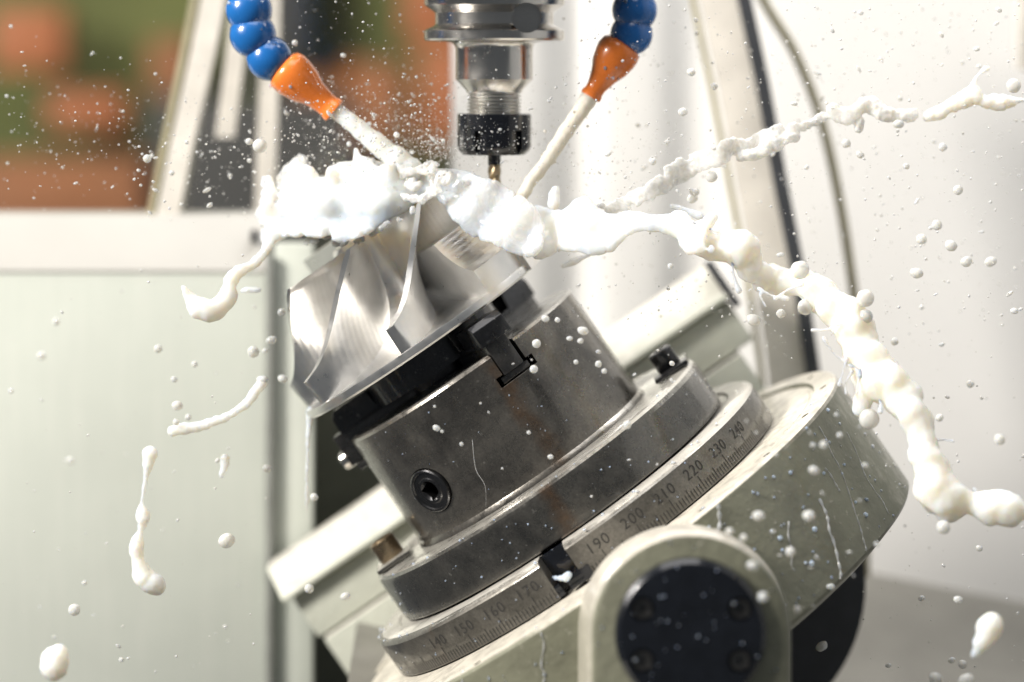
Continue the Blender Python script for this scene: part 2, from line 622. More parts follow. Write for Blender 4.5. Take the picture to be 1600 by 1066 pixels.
dd = 520
x0, x1 = -1500, at(414, 0, dd).x
zt, zl, zb = at(0, 338, dd).z, at(0, 426, dd).z, -1150
prof = [Vector((x0, dd + 150, zt + 3)), Vector((x0, dd + 60, zt)), Vector((x0, dd, zl + 4)), Vector((x0, dd, zl)), Vector((x0, dd + 150, zl))]
dpart('ledge', prism(prof, (x1 - x0, 0, 0), 1), M['ledge'])
dpart('lower_panel', box((x0 + x1) / 2, dd + 22, (zl - .6 + zb) / 2, x1 - x0, 40, zl - .6 - zb, .8), M['door'])
dpart('gasket', box(x1 + 7.5, dd + 14, (zl + 30 + zb) / 2, 13, 40, zl + 30 - zb, 4), M['gasket'])
e = at(488, 0, dd)
dpart('edge_panel', box((x1 + 15 + e.x) / 2, dd + 30, (zl + 50 + zb) / 2, e.x - x1 - 15, 40, zl + 50 - zb, 5), M['door'])
h = at(397, 369, dd + 20)
dpart('latch_slot', box(h.x, dd + 22, h.z, 11, 30, 23, 4), M['black'])
# window: pane, and a slanted edged bar standing for a reflection
wz = at(0, 336, dd).z
dpart('window_pane', box((x0 - 100 + at(716, 0, 640).x) / 2 + 40, 690, 200 + wz / 2, at(716, 0, 640).x - x0, 6, 400 - wz + 40, 0), M['pane'])


def post(name, pts, wid, dep, mat, parent=None):
    """a slanted flat bar through points [(px,py,d)...]"""
    V, F = [], []
    P = [at(*p) for p in pts]
    n = len(P)
    for p in P:
        V += [(p.x - wid / 2, p.y - dep / 2, p.z), (p.x + wid / 2, p.y - dep / 2, p.z), (p.x + wid / 2, p.y + dep / 2, p.z), (p.x - wid / 2, p.y + dep / 2, p.z)]
    for i in range(n - 1):
        for k in range(4):
            k2 = (k + 1) % 4
            F.append((i * 4 + k, i * 4 + k2, (i + 1) * 4 + k2, (i + 1) * 4 + k))
    F += [(0, 1, 2, 3), tuple(range(4 * n - 4, 4 * n))[::-1]]
    return V, F


dpart('reflection_post', post('p', [(345, -60, 610), (318, 80, 610), (285, 230, 610), (262, 345, 610)], 40, 50, M['cream']), M['cream'])
dpart('reflection_edge', post('p', [(316, -60, 612), (289, 80, 612), (257, 230, 612), (235, 345, 612)], 12, 46, M['olive']), M['olive'])

# pale bars beyond the window, standing for reflections in it
fp = thing('window_reflections', 'pale upright bars standing for reflections in the door window', 'reflection', Matrix.Translation(at(400, 400, 760) * K))
forg = at(400, 400, 760)


def fpart(name, vf, mat):
    return link(name, mesh_of(xf(vf, None, -forg), mat), fp)


fpart('reflection_bar', post('p', [(388, -80, 760), (372, 60, 760), (352, 215, 760)], 34, 30, None), M['cream'])
fpart('reflection_bar', post('p', [(424, -80, 780), (421, 120, 780), (414, 345, 780)], 36, 30, None), M['cream'])

# ------------------------------------------------------------------ rail, seal and hose before the white wall
rail = thing('guide_rail', 'slanting cream guide rail with a black wiper strip before the white wall', 'rail', Matrix.Translation(at(1180, 300, 560) * K))
rorg = at(1180, 300, 560)
rp = [(1108, -80, 560), (1122, 0, 560), (1150, 130, 560), (1180, 290, 560), (1207, 430, 560), (1226, 560, 560), (1240, 680, 560)]
link('rail_bar', mesh_of(xf(post('r', rp, 66, 40, None), None, -rorg), M['cream']), rail)
link('rail_lip', mesh_of(xf(post('r', [(x - 40, y, d) for x, y, d in rp], 10, 26, None), None, -rorg), M['olive']), rail)
wp = [(1148, -80, 545), (1162, 0, 545), (1190, 130, 545), (1219, 290, 545), (1245, 420, 545), (1266, 560, 545), (1282, 680, 545)]
link('wiper_strip', mesh_of(xf(post('r', wp, 24, 60, None), None, -rorg), M['charcoal']), rail)
hp = catmull([tuple(at(*p)) for p in [(1160, -70, 620), (1195, 5, 620), (1243, 85, 620), (1284, 190, 620), (1313, 320, 620), (1333, 450, 620), (1345, 560, 620), (1350, 680, 620), (1352, 900, 640)]], 10)
hose = obj('air_hose', tube(hp, 9, 14), M['olive'])
tag(hose, 'thin olive hose hanging in a long bend before the white wall', 'hose')
tag(world_box('corner_post', 1592, -60, 1640, 110, 700, 60, M['cream']), 'pale post in the top corner beside the white wall', 'post')

# ------------------------------------------------------------------ workshop beyond the window, far away and out of focus
FD = 7800
tag(world_box('workshop_wall', -1500, -900, 1100, 900, FD + 500, 60, M['green_far']), kind='structure')


def crate(px0, py0, px1, py1, d, mat, label, cat='crate', name='parts_crate'):
    a, b = at(px0, py0, d), at(px1, py1, d)
    cx, cz, sx, sz = (a.x + b.x) / 2, (a.z + b.z) / 2, abs(b.x - a.x), abs(a.z - b.z)
    org = Vector((cx, d, cz - sz / 2))
    t = thing(name, label, cat, Matrix.Translation(org * K))
    link('body', mesh_of(box(0, 120, sz * .45, sx, 240, sz * .9, 14), mat), t)
    link('rim', mesh_of(box(0, 120, sz * .94, sx * 1.05, 252, sz * .1, 8), mat), t)
    link('label_holder', mesh_of(box(0, -6, sz * .45, sx * .35, 10, sz * .2, 3), mat), t)
    return t


crate(-15, 12, 100, 112, FD, M['orange_far'], 'blurred orange crate high in the workshop window')
crate(72, 142, 196, 200, FD, M['orange_far'], 'small blurred orange crate in the middle of the window')
crate(-60, 245, 225, 372, FD - 300, M['brown_far'], 'wide brown crate just above the door ledge')
crate(628, -90, 745, 62, FD - 200, M['orange_far'], 'reddish crate seen beside the steel flange')
crate(655, 66, 745, 222, FD - 250, M['orange_far'], 'reddish crate seen beside the black collet nut')
crate(540, 96, 632, 226, FD - 100, M['brown_far'], 'brown crate seen above the white coolant jet')
crate(232, 60, 300, 150, FD + 200, M['brown_far'], 'dim brown crate behind the slanted window reflection')
crate(462, 118, 520, 175, FD, M['brown_far'], 'brown box seen behind the orange nozzle', 'box', 'carton')
tag(world_box('dark_cabinet', 232, 150, 560, 520, FD - 100, 300, M['dark_far'], bev=20), 'dark cabinet low in the window behind the reflection bars', 'cabinet')
tag(world_box('wall_column', 355, -300, 470, 120, FD + 100, 300, M['dark_far'], bev=20), 'dark column in the workshop behind the blue hose', 'column')
# unseen area light aimed at the far crates
wl = area("workshop_fill", (-1.6, 1.6, 2.6), tuple(at(200, 150, FD) * K), 0.8, 105, (1, 0.95, 0.85))

# ================================================================== ROTARY TABLE
table = thing('rotary_table', 'green grey tilting rotary table wet with milky coolant', 'machine table', TILT)
HT = 208
prof = [(0, -2), (300, -2), (418, -2), (420, -5), (426, -5), (429, 0), (462, 0), (467, -4), (468, -9), (468, -HT + 70), (468, -HT + 6), (462, -HT), (430, -HT - 12), (300, -HT - 20), (0, -HT - 20)]
holes = [pol(446, p, 0) for p in (-53, -27, 2.5, 25, 44, 61, 80, 102, 130)]
cut = [xm(lathe([(0, -14), (6.5, -14), (6.5, 10), (0, 10)], 20), Matrix.Translation(h) @ Matrix.Scale(1, 4)) for h in holes]
tb = link('table_body', boolean(lathe(prof, 200), cut, M['green'], 30), table)
for h in holes:
    obj('screw_plug', xm(lathe([(0, -6), (4.2, -6), (5.0, -7), (5.0, -13), (0, -13)], 18), Matrix.Translation(h)), M['ink'], table)
# circumferential seam low on the side
# graduated ring with its T-slot at the 180 mark
P180 = -4.6
RR = 352
rprof = [(250, 0.5), (RR, 0.5), (RR, 56), (RR - 3, 60), (RR - 9, 63), (312, 64), (308, 61), (250, 61)]
g0, g1 = P180 - 4.4, P180 + 3.0
ringv = lathe(rprof, 220, g1, g0 + 360, True)
lo, hi = 0.5, 22


def sect(r0, r1, z0, z1, a0, a1, seg=6):
    return lathe([(r0, z0), (r1, z0), (r1, z1), (r0, z1)], seg, a0, a1, True)


ring = obj('graduated_ring', ringv, M['ring'], table)
# the slot's undercut foot: two dark shoulders and a dark back wall
obj('slot_foot', join(sect(300, 352, 2, 20, g0 - 0.0, g0 + 1.6), sect(300, 352, 2, 20, g1 - 1.9, g1)), M['black'], table)
obj('slot_nut', join(sect(RR - 16, RR + 5, 3, 21, P180 - 0.8, P180 + 5.6)), M['black'], table)
obj('slot_back', lathe([(306, 1), (312, 1), (312, 62), (306, 62)], 20, g0 - 2, g1 + 2, True), M['black'], table)


def text_mesh(s, size):
    c = bpy.data.curves.new("t", 'FONT'); c.body = s; c.size = size; c.align_x = 'CENTER'; c.extrude = 0.0; c.resolution_u = 3
    c.space_character = 1.12
    o = bpy.data.objects.new("t", c); COL.objects.link(o)
    me = bpy.data.meshes.new_from_object(o.evaluated_get(bpy.context.evaluated_depsgraph_get()))
    v = [tuple(x.co) for x in me.vertices]; f = [tuple(p.vertices) for p in me.polygons]
    bpy.data.objects.remove(o); bpy.data.curves.remove(c); bpy.data.meshes.remove(me)
    return v, f


def wrap(vf, phi0, z0, rho):
    v, f = vf
    return [tuple(pol(rho, phi0 + math.degrees(x / rho), z0 + y)) for x, y, _ in v], f


for n in (140, 150, 160, 170, 190, 200, 210, 220, 230, 240):
    ph = (n - 180) * 1.02 + P180
    obj('numeral', wrap(text_mesh(str(n), 24), ph, 29, RR + 0.6), M['ink'], ring)
tick = []
for i in range(-70, 76):
    ph = i * 1.02 + P180
    if g0 - 0.4 < ph < g1 + 0.4: continue
    hgt = 24 if i % 10 == 0 else (19 if i % 5 == 0 else 14)
    wv = 1.5
    dp = math.degrees(wv / RR) / 2 * 2
    v = [tuple(pol(RR + 0.6, ph - dp / 2, 2)), tuple(pol(RR + 0.6, ph + dp / 2, 2)), tuple(pol(RR + 0.6, ph + dp / 2, 2 + hgt)), tuple(pol(RR + 0.6, ph - dp / 2, 2 + hgt))]
    tick.append((v, [(0, 1, 2, 3)]))
tag(obj('graduation_marks', join(*tick), M['ink'], ring), kind='stuff')

# rear cradle: stepped housing behind the chuck, square to the tilt
cl = loc(400, 880, 380); cr = loc(1128, 447, 380)
c1 = loc(432, 947, 380); c2 = loc(478, 1015, 380)
zt_, z1_, z2_ = (cl.z + cr.z) / 2, c1.z, c2.z
yb = cl.y
P = [Vector((cl.x, yb + 60, zt_ + 8)), Vector((cl.x, yb - 6, z1_ + 4)), Vector((cl.x, yb - 6, z1_ - 4)), Vector((cl.x, yb + 120, z1_ - 4)), Vector((cl.x, yb + 120, zt_ + 8))]
obj('rear_cover', prism(P, (cr.x - cl.x, 0, 0), 6), M['pale'], table)
P = [Vector((cl.x + 14, yb + 12, z1_ - 7)), Vector((cl.x + 14, yb + 6, z2_ + 2)), Vector((cl.x + 14, yb + 120, z2_ + 2)), Vector((cl.x + 14, yb + 120, z1_ - 7))]
obj('rear_housing', prism(P, (cr.x - cl.x - 20, 0, 0), 6), M['pale'], table)
P = [Vector((cl.x + 22, yb - 10, z2_ - 2)), Vector((cl.x + 22, yb - 14, -190)), Vector((cl.x + 22, yb + 120, -190)), Vector((cl.x + 22, yb + 120, z2_ - 2))]
obj('rear_base', prism(P, (cr.x - cl.x - 60, 0, 0), 6), M['pale'], table)
q = loc(1120, 490, 370)
obj('rear_clamp', box(cr.x + 3, yb + 20, z1_ + 20, 14, 44, 90, 4), M['charcoal'], table)

# ================================================================== FRONT TRUNNION SUPPORT
bc = at(1079, 989, -640)
SF = (D - 640) / D
sup = thing('trunnion_support', 'green grey arched trunnion support with a black round cap in front of the table', 'support', Matrix.Translation(bc * K))


def arch_loop(px, py, rad, d, seg=48, low=-420):
    c = at(px, py, d) - bc
    rad *= (D + d) / D
    pts = [Vector((c.x - rad, c.y, low))]
    for i in range(seg + 1):
        a = math.pi - math.pi * i / seg
        pts.append(Vector((c.x + rad * math.cos(a), c.y, c.z + rad * math.sin(a))))
    pts.append(Vector((c.x + rad, c.y, low)))
    return pts


loops = [arch_loop(1080, 989, 147, -640), arch_loop(1080, 989, 152, -638), arch_loop(1080, 989, 155, -633), arch_loop(1080, 989, 155.5, -622), arch_loop(1076, 987, 158, -618), arch_loop(1072, 985, 161, -560), arch_loop(1068, 984, 165, -470), arch_loop(1070, 990, 165, -330)]
V, F = [], []
n = len(loops[0])
for L in loops: V += [tuple(p) for p in L]
for j in range(len(loops) - 1):
    for i in range(n - 1):
        F.append((j * n + i, j * n + i + 1, (j + 1) * n + i + 1, (j + 1) * n + i))
F.append(tuple(range(n)))


def compact(vf):
    v, f = vf
    used = sorted({i for q in f for i in q}); ix = {i: k for k, i in enumerate(used)}
    return [v[i] for i in used], [tuple(ix[i] for i in q) for q in f]


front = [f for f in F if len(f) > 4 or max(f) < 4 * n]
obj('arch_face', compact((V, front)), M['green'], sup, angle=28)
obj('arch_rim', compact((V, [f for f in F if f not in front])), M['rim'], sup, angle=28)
cap_prof = [(0, -16), (100, -16), (111, -15), (117, -10), (119, -4), (119, 4), (0, 4)]
bm_ = Matrix.Rotation(R(90), 4, 'X')
capv = xm(lathe([(r_ * SF, -z) for r_, z in cap_prof], 96), bm_)
bolts = [(86 * SF * math.cos(R(a)), 86 * SF * math.sin(R(a))) for a in (28, 152, 208, 332)]
ccut = [xm(lathe([(0, -30), (19 * SF, -30), (19 * SF, 30), (0, 30)], 28), Matrix.Translation((x, -26, z)) @ bm_) for x, z in bolts]
ccut = [xm(lathe([(0, -14), (19 * SF, -14), (19 * SF, 14), (0, 14)], 28), Matrix.Translation((x, -14, z)) @ bm_) for x, z in bolts]
cap = link('round_cap', boolean(capv, ccut, M['black'], 30), sup)
for x, z in bolts:
    bo = obj('bolt_head', xm(lathe([(0, 4), (6.5, 4), (7.5, 9), (13, 9.5), (15, 8), (15, -6), (0, -6)], 24), Matrix.Translation((x, -4, z)) @ bm_), M['jaw2'], cap)
# rear dark trunnion drum
rt = at(1090, 890, 420)
drum = thing('trunnion_drum', 'dark round drum behind the lower rim of the rotary table', 'drum', Matrix.Translation(rt * K))
obj('drum_body', xm(lathe([(0, -150), (215, -150), (262, -120), (268, -90), (268, 150), (0, 150)], 72), bm_), M['charcoal'], drum)
obj('drum_foot', box(-10, 0, -300, 420, 240, 420, 20), M['charcoal'], drum)

# ================================================================== CHUCK
CZ, CT, CB = 143.0, 341.0, 143.0      # plate top / chuck top / chuck bottom along the tilt axis
chuck = thing('lathe_chuck', 'dark steel three jaw chuck bolted on the rotary table', 'chuck', TILT @ Matrix.Translation((0, 0, 64 * K)))
Z0 = 64.5


def lz(z): return z - 64.0


CX = -5
cprof = [(0, lz(CB)), (212, lz(CB)), (211, lz(CB + 4)), (208, lz(CB + 9)), (207, lz(CT - 5)), (204, lz(CT - 1)), (200, lz(CT)), (84, lz(CT)), (80, lz(CT - 4)), (80, lz(CT - 120)), (0, lz(CT - 120))]
JAW = (22, -98, 142)
cuts = []
for ph in JAW:
    rot = Matrix.Rotation(R(ph), 4, 'Z')
    cuts.append(xm(box(0, -190, lz(CT - 12), 46, 260, 60, 0), rot))
    cuts.append(xm(box(0, -190, lz(CT - 44), 70, 262, 17, 0), rot))
KP, KZ = -40.5, CT - 122
kdir = pol(1, KP)
km = Matrix.Translation(pol(207, KP, lz(KZ))) @ kdir.to_track_quat('Z', 'Y').to_matrix().to_4x4()
cuts.append(xm(lathe([(0, -30), (37, -30), (37, 20), (0, 20)], 40), km))
cxm = Matrix.Translation((CX * K, 0, 0))
body = link('chuck_body', boolean(lathe(cprof, 160), cuts, M['chuck'], 30), chuck, cxm)
pin = lathe([(0, -12), (35.5, -12), (35.5, 3), (33.5, 4.5), (31, 4.5), (29.5, 2), (22, 2), (20, 3.2), (17, 3.2), (0, 3.2)], 44)
sq = xm(box(0, 0, 0, 24, 24, 60, 0), Matrix.Rotation(R(24), 4, 'Z'))
rc = lathe([(0, -1), (13, -1), (17, 4), (17, 20), (0, 20)], 32)
pin_me = boolean(xm(pin, km), [xm(rc, km), xm(sq, km)], M['jaw'], 30)
pino = link('key_socket', pin_me, chuck, cxm)
# jaws: master jaw in the slot, stepped top jaw on it
for ph in JAW:
    rot = Matrix.Rotation(R(ph), 4, 'Z')
    outer = {22: 207, -98: 232, 142: 214}[ph]
    parts = [xm(box(-2, -(70 + outer) / 2, lz(CT - 12), 38, outer - 70, 54, 2), rot), xm(box(0, -(70 + outer - 6) / 2, lz(CT - 45), 52, outer - 76 - 8, 11, 2), rot)]
    jw = obj('jaw', join(*parts), M['jaw2'], chuck, cxm)
    steps = [(56, 112, 58), (112, 136, 20), (136, outer - 12, 48)]
    sp = [Vector((-28, -56, lz(CT + 13))), Vector((-28, -56, lz(CT + 58))), Vector((-28, -110, lz(CT + 58))), Vector((-28, -114, lz(CT + 22))), Vector((-28, -140, lz(CT + 22))), Vector((-28, -144, lz(CT + 50))), Vector((-28, -206, lz(CT + 50))), Vector((-28, -214, lz(CT + 40))), Vector((-28, -214, lz(CT + 13)))]
    obj('top_jaw', xm(prism(sp, (56, 0, 0), 2.0), rot), M['jaw'], jw)
    for rr in (88, 176):
        pass
    if ph == -98:
        obj('jaw_screw', xm(lathe([(0, -6), (15, -6), (15, 8), (12, 11), (0, 7)], 24), rot @ Matrix.Translation((0, -outer - 2, lz(CT - 26))) @ bm_), M['steel'], jw)
# adapter plate
pp = [(0, lz(64.5)), (296, lz(64.5)), (298, lz(67)), (299, lz(132)), (297, lz(139)), (292, lz(143)), (262, lz(144)), (256, lz(142.5)), (0, lz(142.5))]
plate = obj('adapter_plate', lathe(pp, 180), M['plate'], chuck)
# plate bolts with clamps
for ph, mat_, hh, rad_ in ((-88, M['bronze'], 34, 21), (88, M['jaw'], 30, 20)):
    p = pol(262, ph, lz(146))
    rot = Matrix.Rotation(R(ph), 4, 'Z')
    cw = obj('clamp_plate', xm(box(0, -262, lz(149), 96, 60, 7, 2.5), rot), M['jaw'] if ph > 0 else M['plate'], plate)
    bo = boolean(xm(lathe([(0, 6), (rad_ - 1, 6), (rad_, 8), (rad_, hh + 4), (rad_ - 3, hh + 7), (0, hh + 7)], 32), Matrix.Translation(p)), [xm(lathe([(0, hh - 10), (11, hh - 10), (11, hh + 20), (0, hh + 20)], 6), Matrix.Translation(p))], mat_, 30)
    link('bolt', bo, plate)

# ================================================================== IMPELLER
IM = TILT @ Matrix.Translation((-29 * K, 0, 403 * K))
imp = thing('impeller', 'bright aluminium turbine impeller half milled in the chuck', 'impeller', IM)


def curve(pts):
    d = catmull(pts, 40)
    return np.array(d)


hubc = curve([(46, 186), (49, 150), (57, 110), (74, 72), (110, 38), (164, 19), (214, 13)])
shrc = curve([(166, 188), (167, 162), (170, 136), (176, 110), (188, 86), (203, 68), (220, 57)])


def sample(c, s):
    i = min(max(s, 0), 1) * (len(c) - 1)
    k = int(min(i, len(c) - 2)); t = i - k
    return c[k] * (1 - t) + c[k + 1] * t


NB, SWEEP = 8, 52.0


def blade(phi0, s0=0.0, ns=44, nt=12, thick=14.0):
    V, F = [], []
    for side in (1, -1):
        for i in range(ns + 1):
            s = s0 + (1 - s0) * i / ns
            h, q = sample(hubc, s), sample(shrc, s)
            for j in range(nt + 1):
                t = j / nt
                r_, z = h * (1 - t) + q * t
                if t == 0: z -= 4
                lean = -9 * (t - 0.5) * math.sin(math.pi * min(1, s * 1.0)) + 10 * (1 - t) * (1 - s)
                ph = phi0 - SWEEP * (s ** 1.05) + lean
                th = thick * (1.1 - 0.25 * t)
                if s - s0 < 0.03: th *= 0.7
                V.append(tuple(pol(r_, ph + side * math.degrees(th / 2 / r_), z)))
    m = (ns + 1) * (nt + 1); w_ = nt + 1
    for side in (0, 1):
        for i in range(ns):
            for j in range(nt):
                a = side * m + i * w_ + j
                F.append((a, a + 1, a + w_ + 1, a + w_))
    for i in range(ns):
        for j in (0, nt):
            a = i * w_ + j; F.append((a, a + w_, a + w_ + m, a + m))
    for j in range(nt):
        for i in (0, ns):
            a = i * w_ + j; F.append((a, a + 1, a + 1 + m, a + m))
    return V, F


hubprof = [(0, 196), (30, 196), (41, 193), (45, 187)] + [tuple(sample(hubc, i / 40)) for i in range(1, 41)] + [(215.5, 14), (216, 12), (216, 3), (213, 0), (0, 0)]
obj('hub', lathe(hubprof, 160), M['alu'], imp)
for ph in (47, -2, -46):
    obj('blade', blade(ph), M['alu'], imp, angle=50)
# the part still to be milled: turned blank with stepped roughing cuts
sh2 = [tuple(sample(shrc, i / 24)) for i in range(25)]
pr = [(50, 2), (60, 206)] + [(q[0] + 3, 206 if i == 0 else q[1] + 5) for i, q in enumerate(sh2)] + [(222, 36), (222, 2)]
obj('blank', lathe(pr, 80, 66, 216, True), M['alu'], imp, angle=40)
# roughed pocket beside the front blade, left by the cutter as shallow scallops
rp_ = []
for i in range(49):
    q = sample(shrc, 0.42 + 0.58 * i / 48)
    rp_.append((q[0] - 7 - 0.15 * math.sin(i * 1.3), q[1] - 4))
pr = [(60, 12), (60, rp_[0][1])] + rp_ + [(212, 40), (212, 12)]
obj('roughed_pocket', lathe(pr, 30, 38, 67, True), M['alu'], imp, angle=40)
obj('clamping_stub', lathe([(0, -1), (118, -1), (118, -46), (60, -46), (60, -120), (0, -120)], 90), M['jaw'], imp)


# ================================================================== TOOL HOLDER AND CUTTER
tax = at(772.5, 0, -30)
hold = thing('tool_holder', 'steel collet tool holder with a black nut above the impeller', 'tool holder', Matrix.Translation(Vector((tax.x, tax.y, HZ)) * K))


def tz(py): return -py


fl = [(0, tz(-160)), (95, tz(-160)), (95, tz(-44)), (108, tz(-40)), (109, tz(-36)), (109, tz(6)), (108, tz(9)), (94, tz(19)), (92, tz(21)), (92, tz(38)), (94, tz(41)), (107, tz(47)), (109, tz(49)), (109, tz(61)), (107, tz(64)), (76, tz(65)), (66, tz(67)), (0, tz(67))]
dcut = [box(66, -78, tz(16), 44, 120, 60, 0)]
link('flange', boolean(lathe(fl, 160), [xm(lathe([(0, -70), (23, -70), (23, 70), (0, 70)], 40), Matrix.Translation((50, -92, tz(30))) @ bm_)], M['steel'], 30), hold)
nk = [(0, tz(66)), (68, tz(66)), (63, tz(69)), (60.5, tz(74)), (60, tz(78)), (60, tz(124)), (58, tz(126)), (44, tz(141)), (43, tz(144)), (0, tz(144))]
obj('neck', lathe(nk, 128), M['steel'], hold)
th = [(0, tz(143))]
y = 144.0
while y < 178:
    th += [(42.5, tz(y)), (42.5, tz(y + 1.4)), (37.5, tz(y + 2.9)), (37.5, tz(y + 3.6))]; y += 5.4
th += [(0, tz(180))]
obj('threaded_collar', lathe(th, 96), M['thread'], hold, angle=20)
nut = [(0, tz(177)), (55, tz(177)), (57.5, tz(179)), (57.5, tz(228)), (55, tz(234)), (48, tz(241)), (20, tz(241)), (14, tz(238)), (0, tz(238))]
nc = [xm(box(0, -60, tz(226), 19, 22, 46, 0), Matrix.Rotation(R(a), 4, 'Z')) for a in (-82, -22, 38, 98, 158, 218)]
link('collet_nut', boolean(lathe(nut, 120), nc, M['black'], 30), hold)
mill = thing('end_mill', 'slim bronze coloured milling cutter held under the black nut', 'milling cutter', Matrix.Translation(Vector((tax.x, tax.y, HZ)) * K))
obj('shank', lathe([(0, tz(236)), (10, tz(236)), (10, tz(257)), (0, tz(257))], 32), M['black'], mill)
V, F = [], []
nsg, nst = 40, 46
for i in range(nst):
    yy = 257 + (352 - 257) * i / (nst - 1)
    tw = i * 0.17
    for k in range(nsg):
        a = 2 * math.pi * k / nsg
        r_ = 10.2 - 2.6 * (0.5 + 0.5 * math.cos(4 * (a + tw))) ** 1.5
        V.append((r_ * math.cos(a), r_ * math.sin(a), tz(yy)))
for i in range(nst - 1):
    for k in range(nsg):
        k2 = (k + 1) % nsg
        F.append((i * nsg + k, i * nsg + k2, (i + 1) * nsg + k2, (i + 1) * nsg + k))
F += [tuple(range(nsg)), tuple(range((nst - 1) * nsg, nst * nsg))]
obj('fluted_cutter', (V, F), M['carbide'], mill)
# spindle nose, unseen above; carries the holder, sized to shade the navy hose
spn = thing('spindle_nose', 'dark spindle nose that carries the steel tool holder', 'spindle', Matrix.Translation(Vector((tax.x, tax.y, HZ + 60)) * K))
obj('nose_body', lathe([(0, -36), (180, -36), (210, -20), (222, 0), (225, 50), (225, 330), (0, 330)], 80), M['steel'], spn)


# ================================================================== COOLANT HOSES
def hose_build(name, label, centres, rads, n0, n1, r0, r1):
    base = Vector(n0)
    t = thing(name, label, 'hose', Matrix.Translation(base * K), 'coolant hoses beside the tool holder')
    pts = [Vector(c) for c in centres] + [Vector(n0)]
    for i in range(len(pts) - 1):
        d = (pts[i + 1] - pts[i]); L = d.length
        r_ = rads[i]
        pr = [(0, -r_ * .75), (r_ * .62, -r_ * .75), (r_ * .72, -r_ * .62)]
        for a in range(-35, 80, 9):
            pr.append((r_ * math.cos(R(a)), r_ * math.sin(R(a)) + 2))
        pr += [(r_ * .35, r_ * .98), (0, r_ * .98)]
        link('hose_segment', mesh_of(xf(xm(lathe(pr, 48), axis_matrix(pts[i], d)), None, -base), M['blue'], 50), t)
    ax = Vector(n1) - Vector(n0); L = ax.length
    pr = [(0, -12), (r0 * .78, -12), (r0 * .95, -6), (r0, 4), (r0 * .98, 14), (r0 * .86, L * .36), (r0 * .62, L * .56), (r1 * 1.02, L * .78), (r1, L - 10), (r1 * 1.1, L - 8), (r1 * 1.12, L - 1), (r1 * 1.02, L), (r1 * .72, L), (r1 * .7, L - 14), (0, L - 14)]
    link('nozzle', mesh_of(xf(xm(lathe(pr, 56), axis_matrix(n0, ax)), None, -base), M['orange'], 50), t)
    return t


hose_build('coolant_hose', 'sunlit blue segmented coolant hose with orange nozzle before the window',
           [at(384, -72, -60), at(387, -30, -60), at(389, 14, -60), at(394, 53, -60), at(419, 90, -60)], [36, 36, 36, 36, 35],
           at(450, 112, -60), at(523, 174, -60), 35, 18)
hose_build('coolant_hose', 'shaded navy segmented coolant hose with orange nozzle before the white wall',
           [at(1000, -70, -50), at(996, -30, -50), at(992, 14, -50), at(988, 52, -50)], [35, 35, 35, 33],
           at(968, 78, -50), at(922, 152, -50), 34, 15)


# ================================================================== COOLANT
def ico(sub):
    bm = bmesh.new(); bmesh.ops.create_icosphere(bm, subdivisions=sub, radius=1.0)
    bm.verts.index_update()
    v = np.array([x.co[:] for x in bm.verts]); f = np.array([[q.index for q in p.verts] for p in bm.faces])
    bm.free()
    return v, f


ICO1, ICO2, ICO3 = ico(1), ico(2), ico(3)
MARKS = [(830, 580, 'the chuck jaw slot'), (688, 770, 'the square key socket'), (1040, 555, 'the black plate bolt'), (600, 850, 'the bronze plate bolt'), (1078, 985, 'the round black cap'), (890, 850, 'the scale ring slot'),
         (1050, 740, 'the 210 mark'), (1155, 632, 'the far end of the scale'), (1300, 560, 'the table rim corner'), (1420, 720, 'the lower table corner'), (1330, 880, 'the dark drum'), (1235, 200, 'the black wiper strip'), (1320, 330, 'the olive hose'),
         (1585, 160, 'the broken ribbon end'), (1400, 180, 'the ribbon tip'), (1470, 760, 'the stream elbow'), (1575, 800, 'the stream end'), (1360, 600, 'the stream bend'), (1290, 470, 'the stream shoulder'), (1540, 1000, 'the blurred teardrop'),
         (397, 368, 'the door latch slot'), (420, 550, 'the grey gasket'), (225, 820, 'the long beaded strand'), (340, 660, 'the sickle strand'), (90, 1035, 'the fat blurred drop'), (320, 480, 'the splash tail'), (420, 920, 'the rear housing end'), (482, 760, 'the rim trickle'),
         (230, 330, 'the door ledge end of the window'), (290, 200, 'the slanted window reflection'), (470, 130, 'the lit orange nozzle'), (945, 110, 'the shaded orange nozzle'), (1110, 380, 'the knotted stream middle'), (1180, 220, 'the raised ribbon middle'), (1120, 470, 'the rear clamp'), (860, 460, 'the chuck top edge')]
USED = set()


def own_label(px, py, r_, d):
    size = 'large' if r_ >= 9 else ('mid sized' if r_ >= 6.5 else 'small')
    blur = 'blurred ' if d < -400 else ''
    for mx, my, txt in sorted(MARKS, key=lambda m: math.hypot(m[0] - px, m[1] - py))[:3]:
        dx, dy = px - mx, py - my
        far = math.hypot(dx, dy)
        how = 'close' if far < 45 else ('near' if far < 100 else 'well')
        if abs(dy) > abs(dx): rel = 'above' if dy < 0 else 'below'
        else: rel = 'to the door side of' if dx < 0 else 'to the white wall side of'
        lab = f'{size} {blur}droplet {how} {rel} {txt}'
        if lab not in USED:
            USED.add(lab)
            return lab
    return None


def blobs_mesh(blobs, base=ICO2):
    bv, bf = base
    V, F = [], []
    for i, (p, s) in enumerate(blobs):
        V.append(bv * np.array(s) + np.array(p)); F.append(bf + i * len(bv))
    V = np.vstack(V) * K; F = np.vstack(F)
    me = bpy.data.meshes.new("b")
    me.from_pydata(V.tolist(), [], F.tolist())
    return me


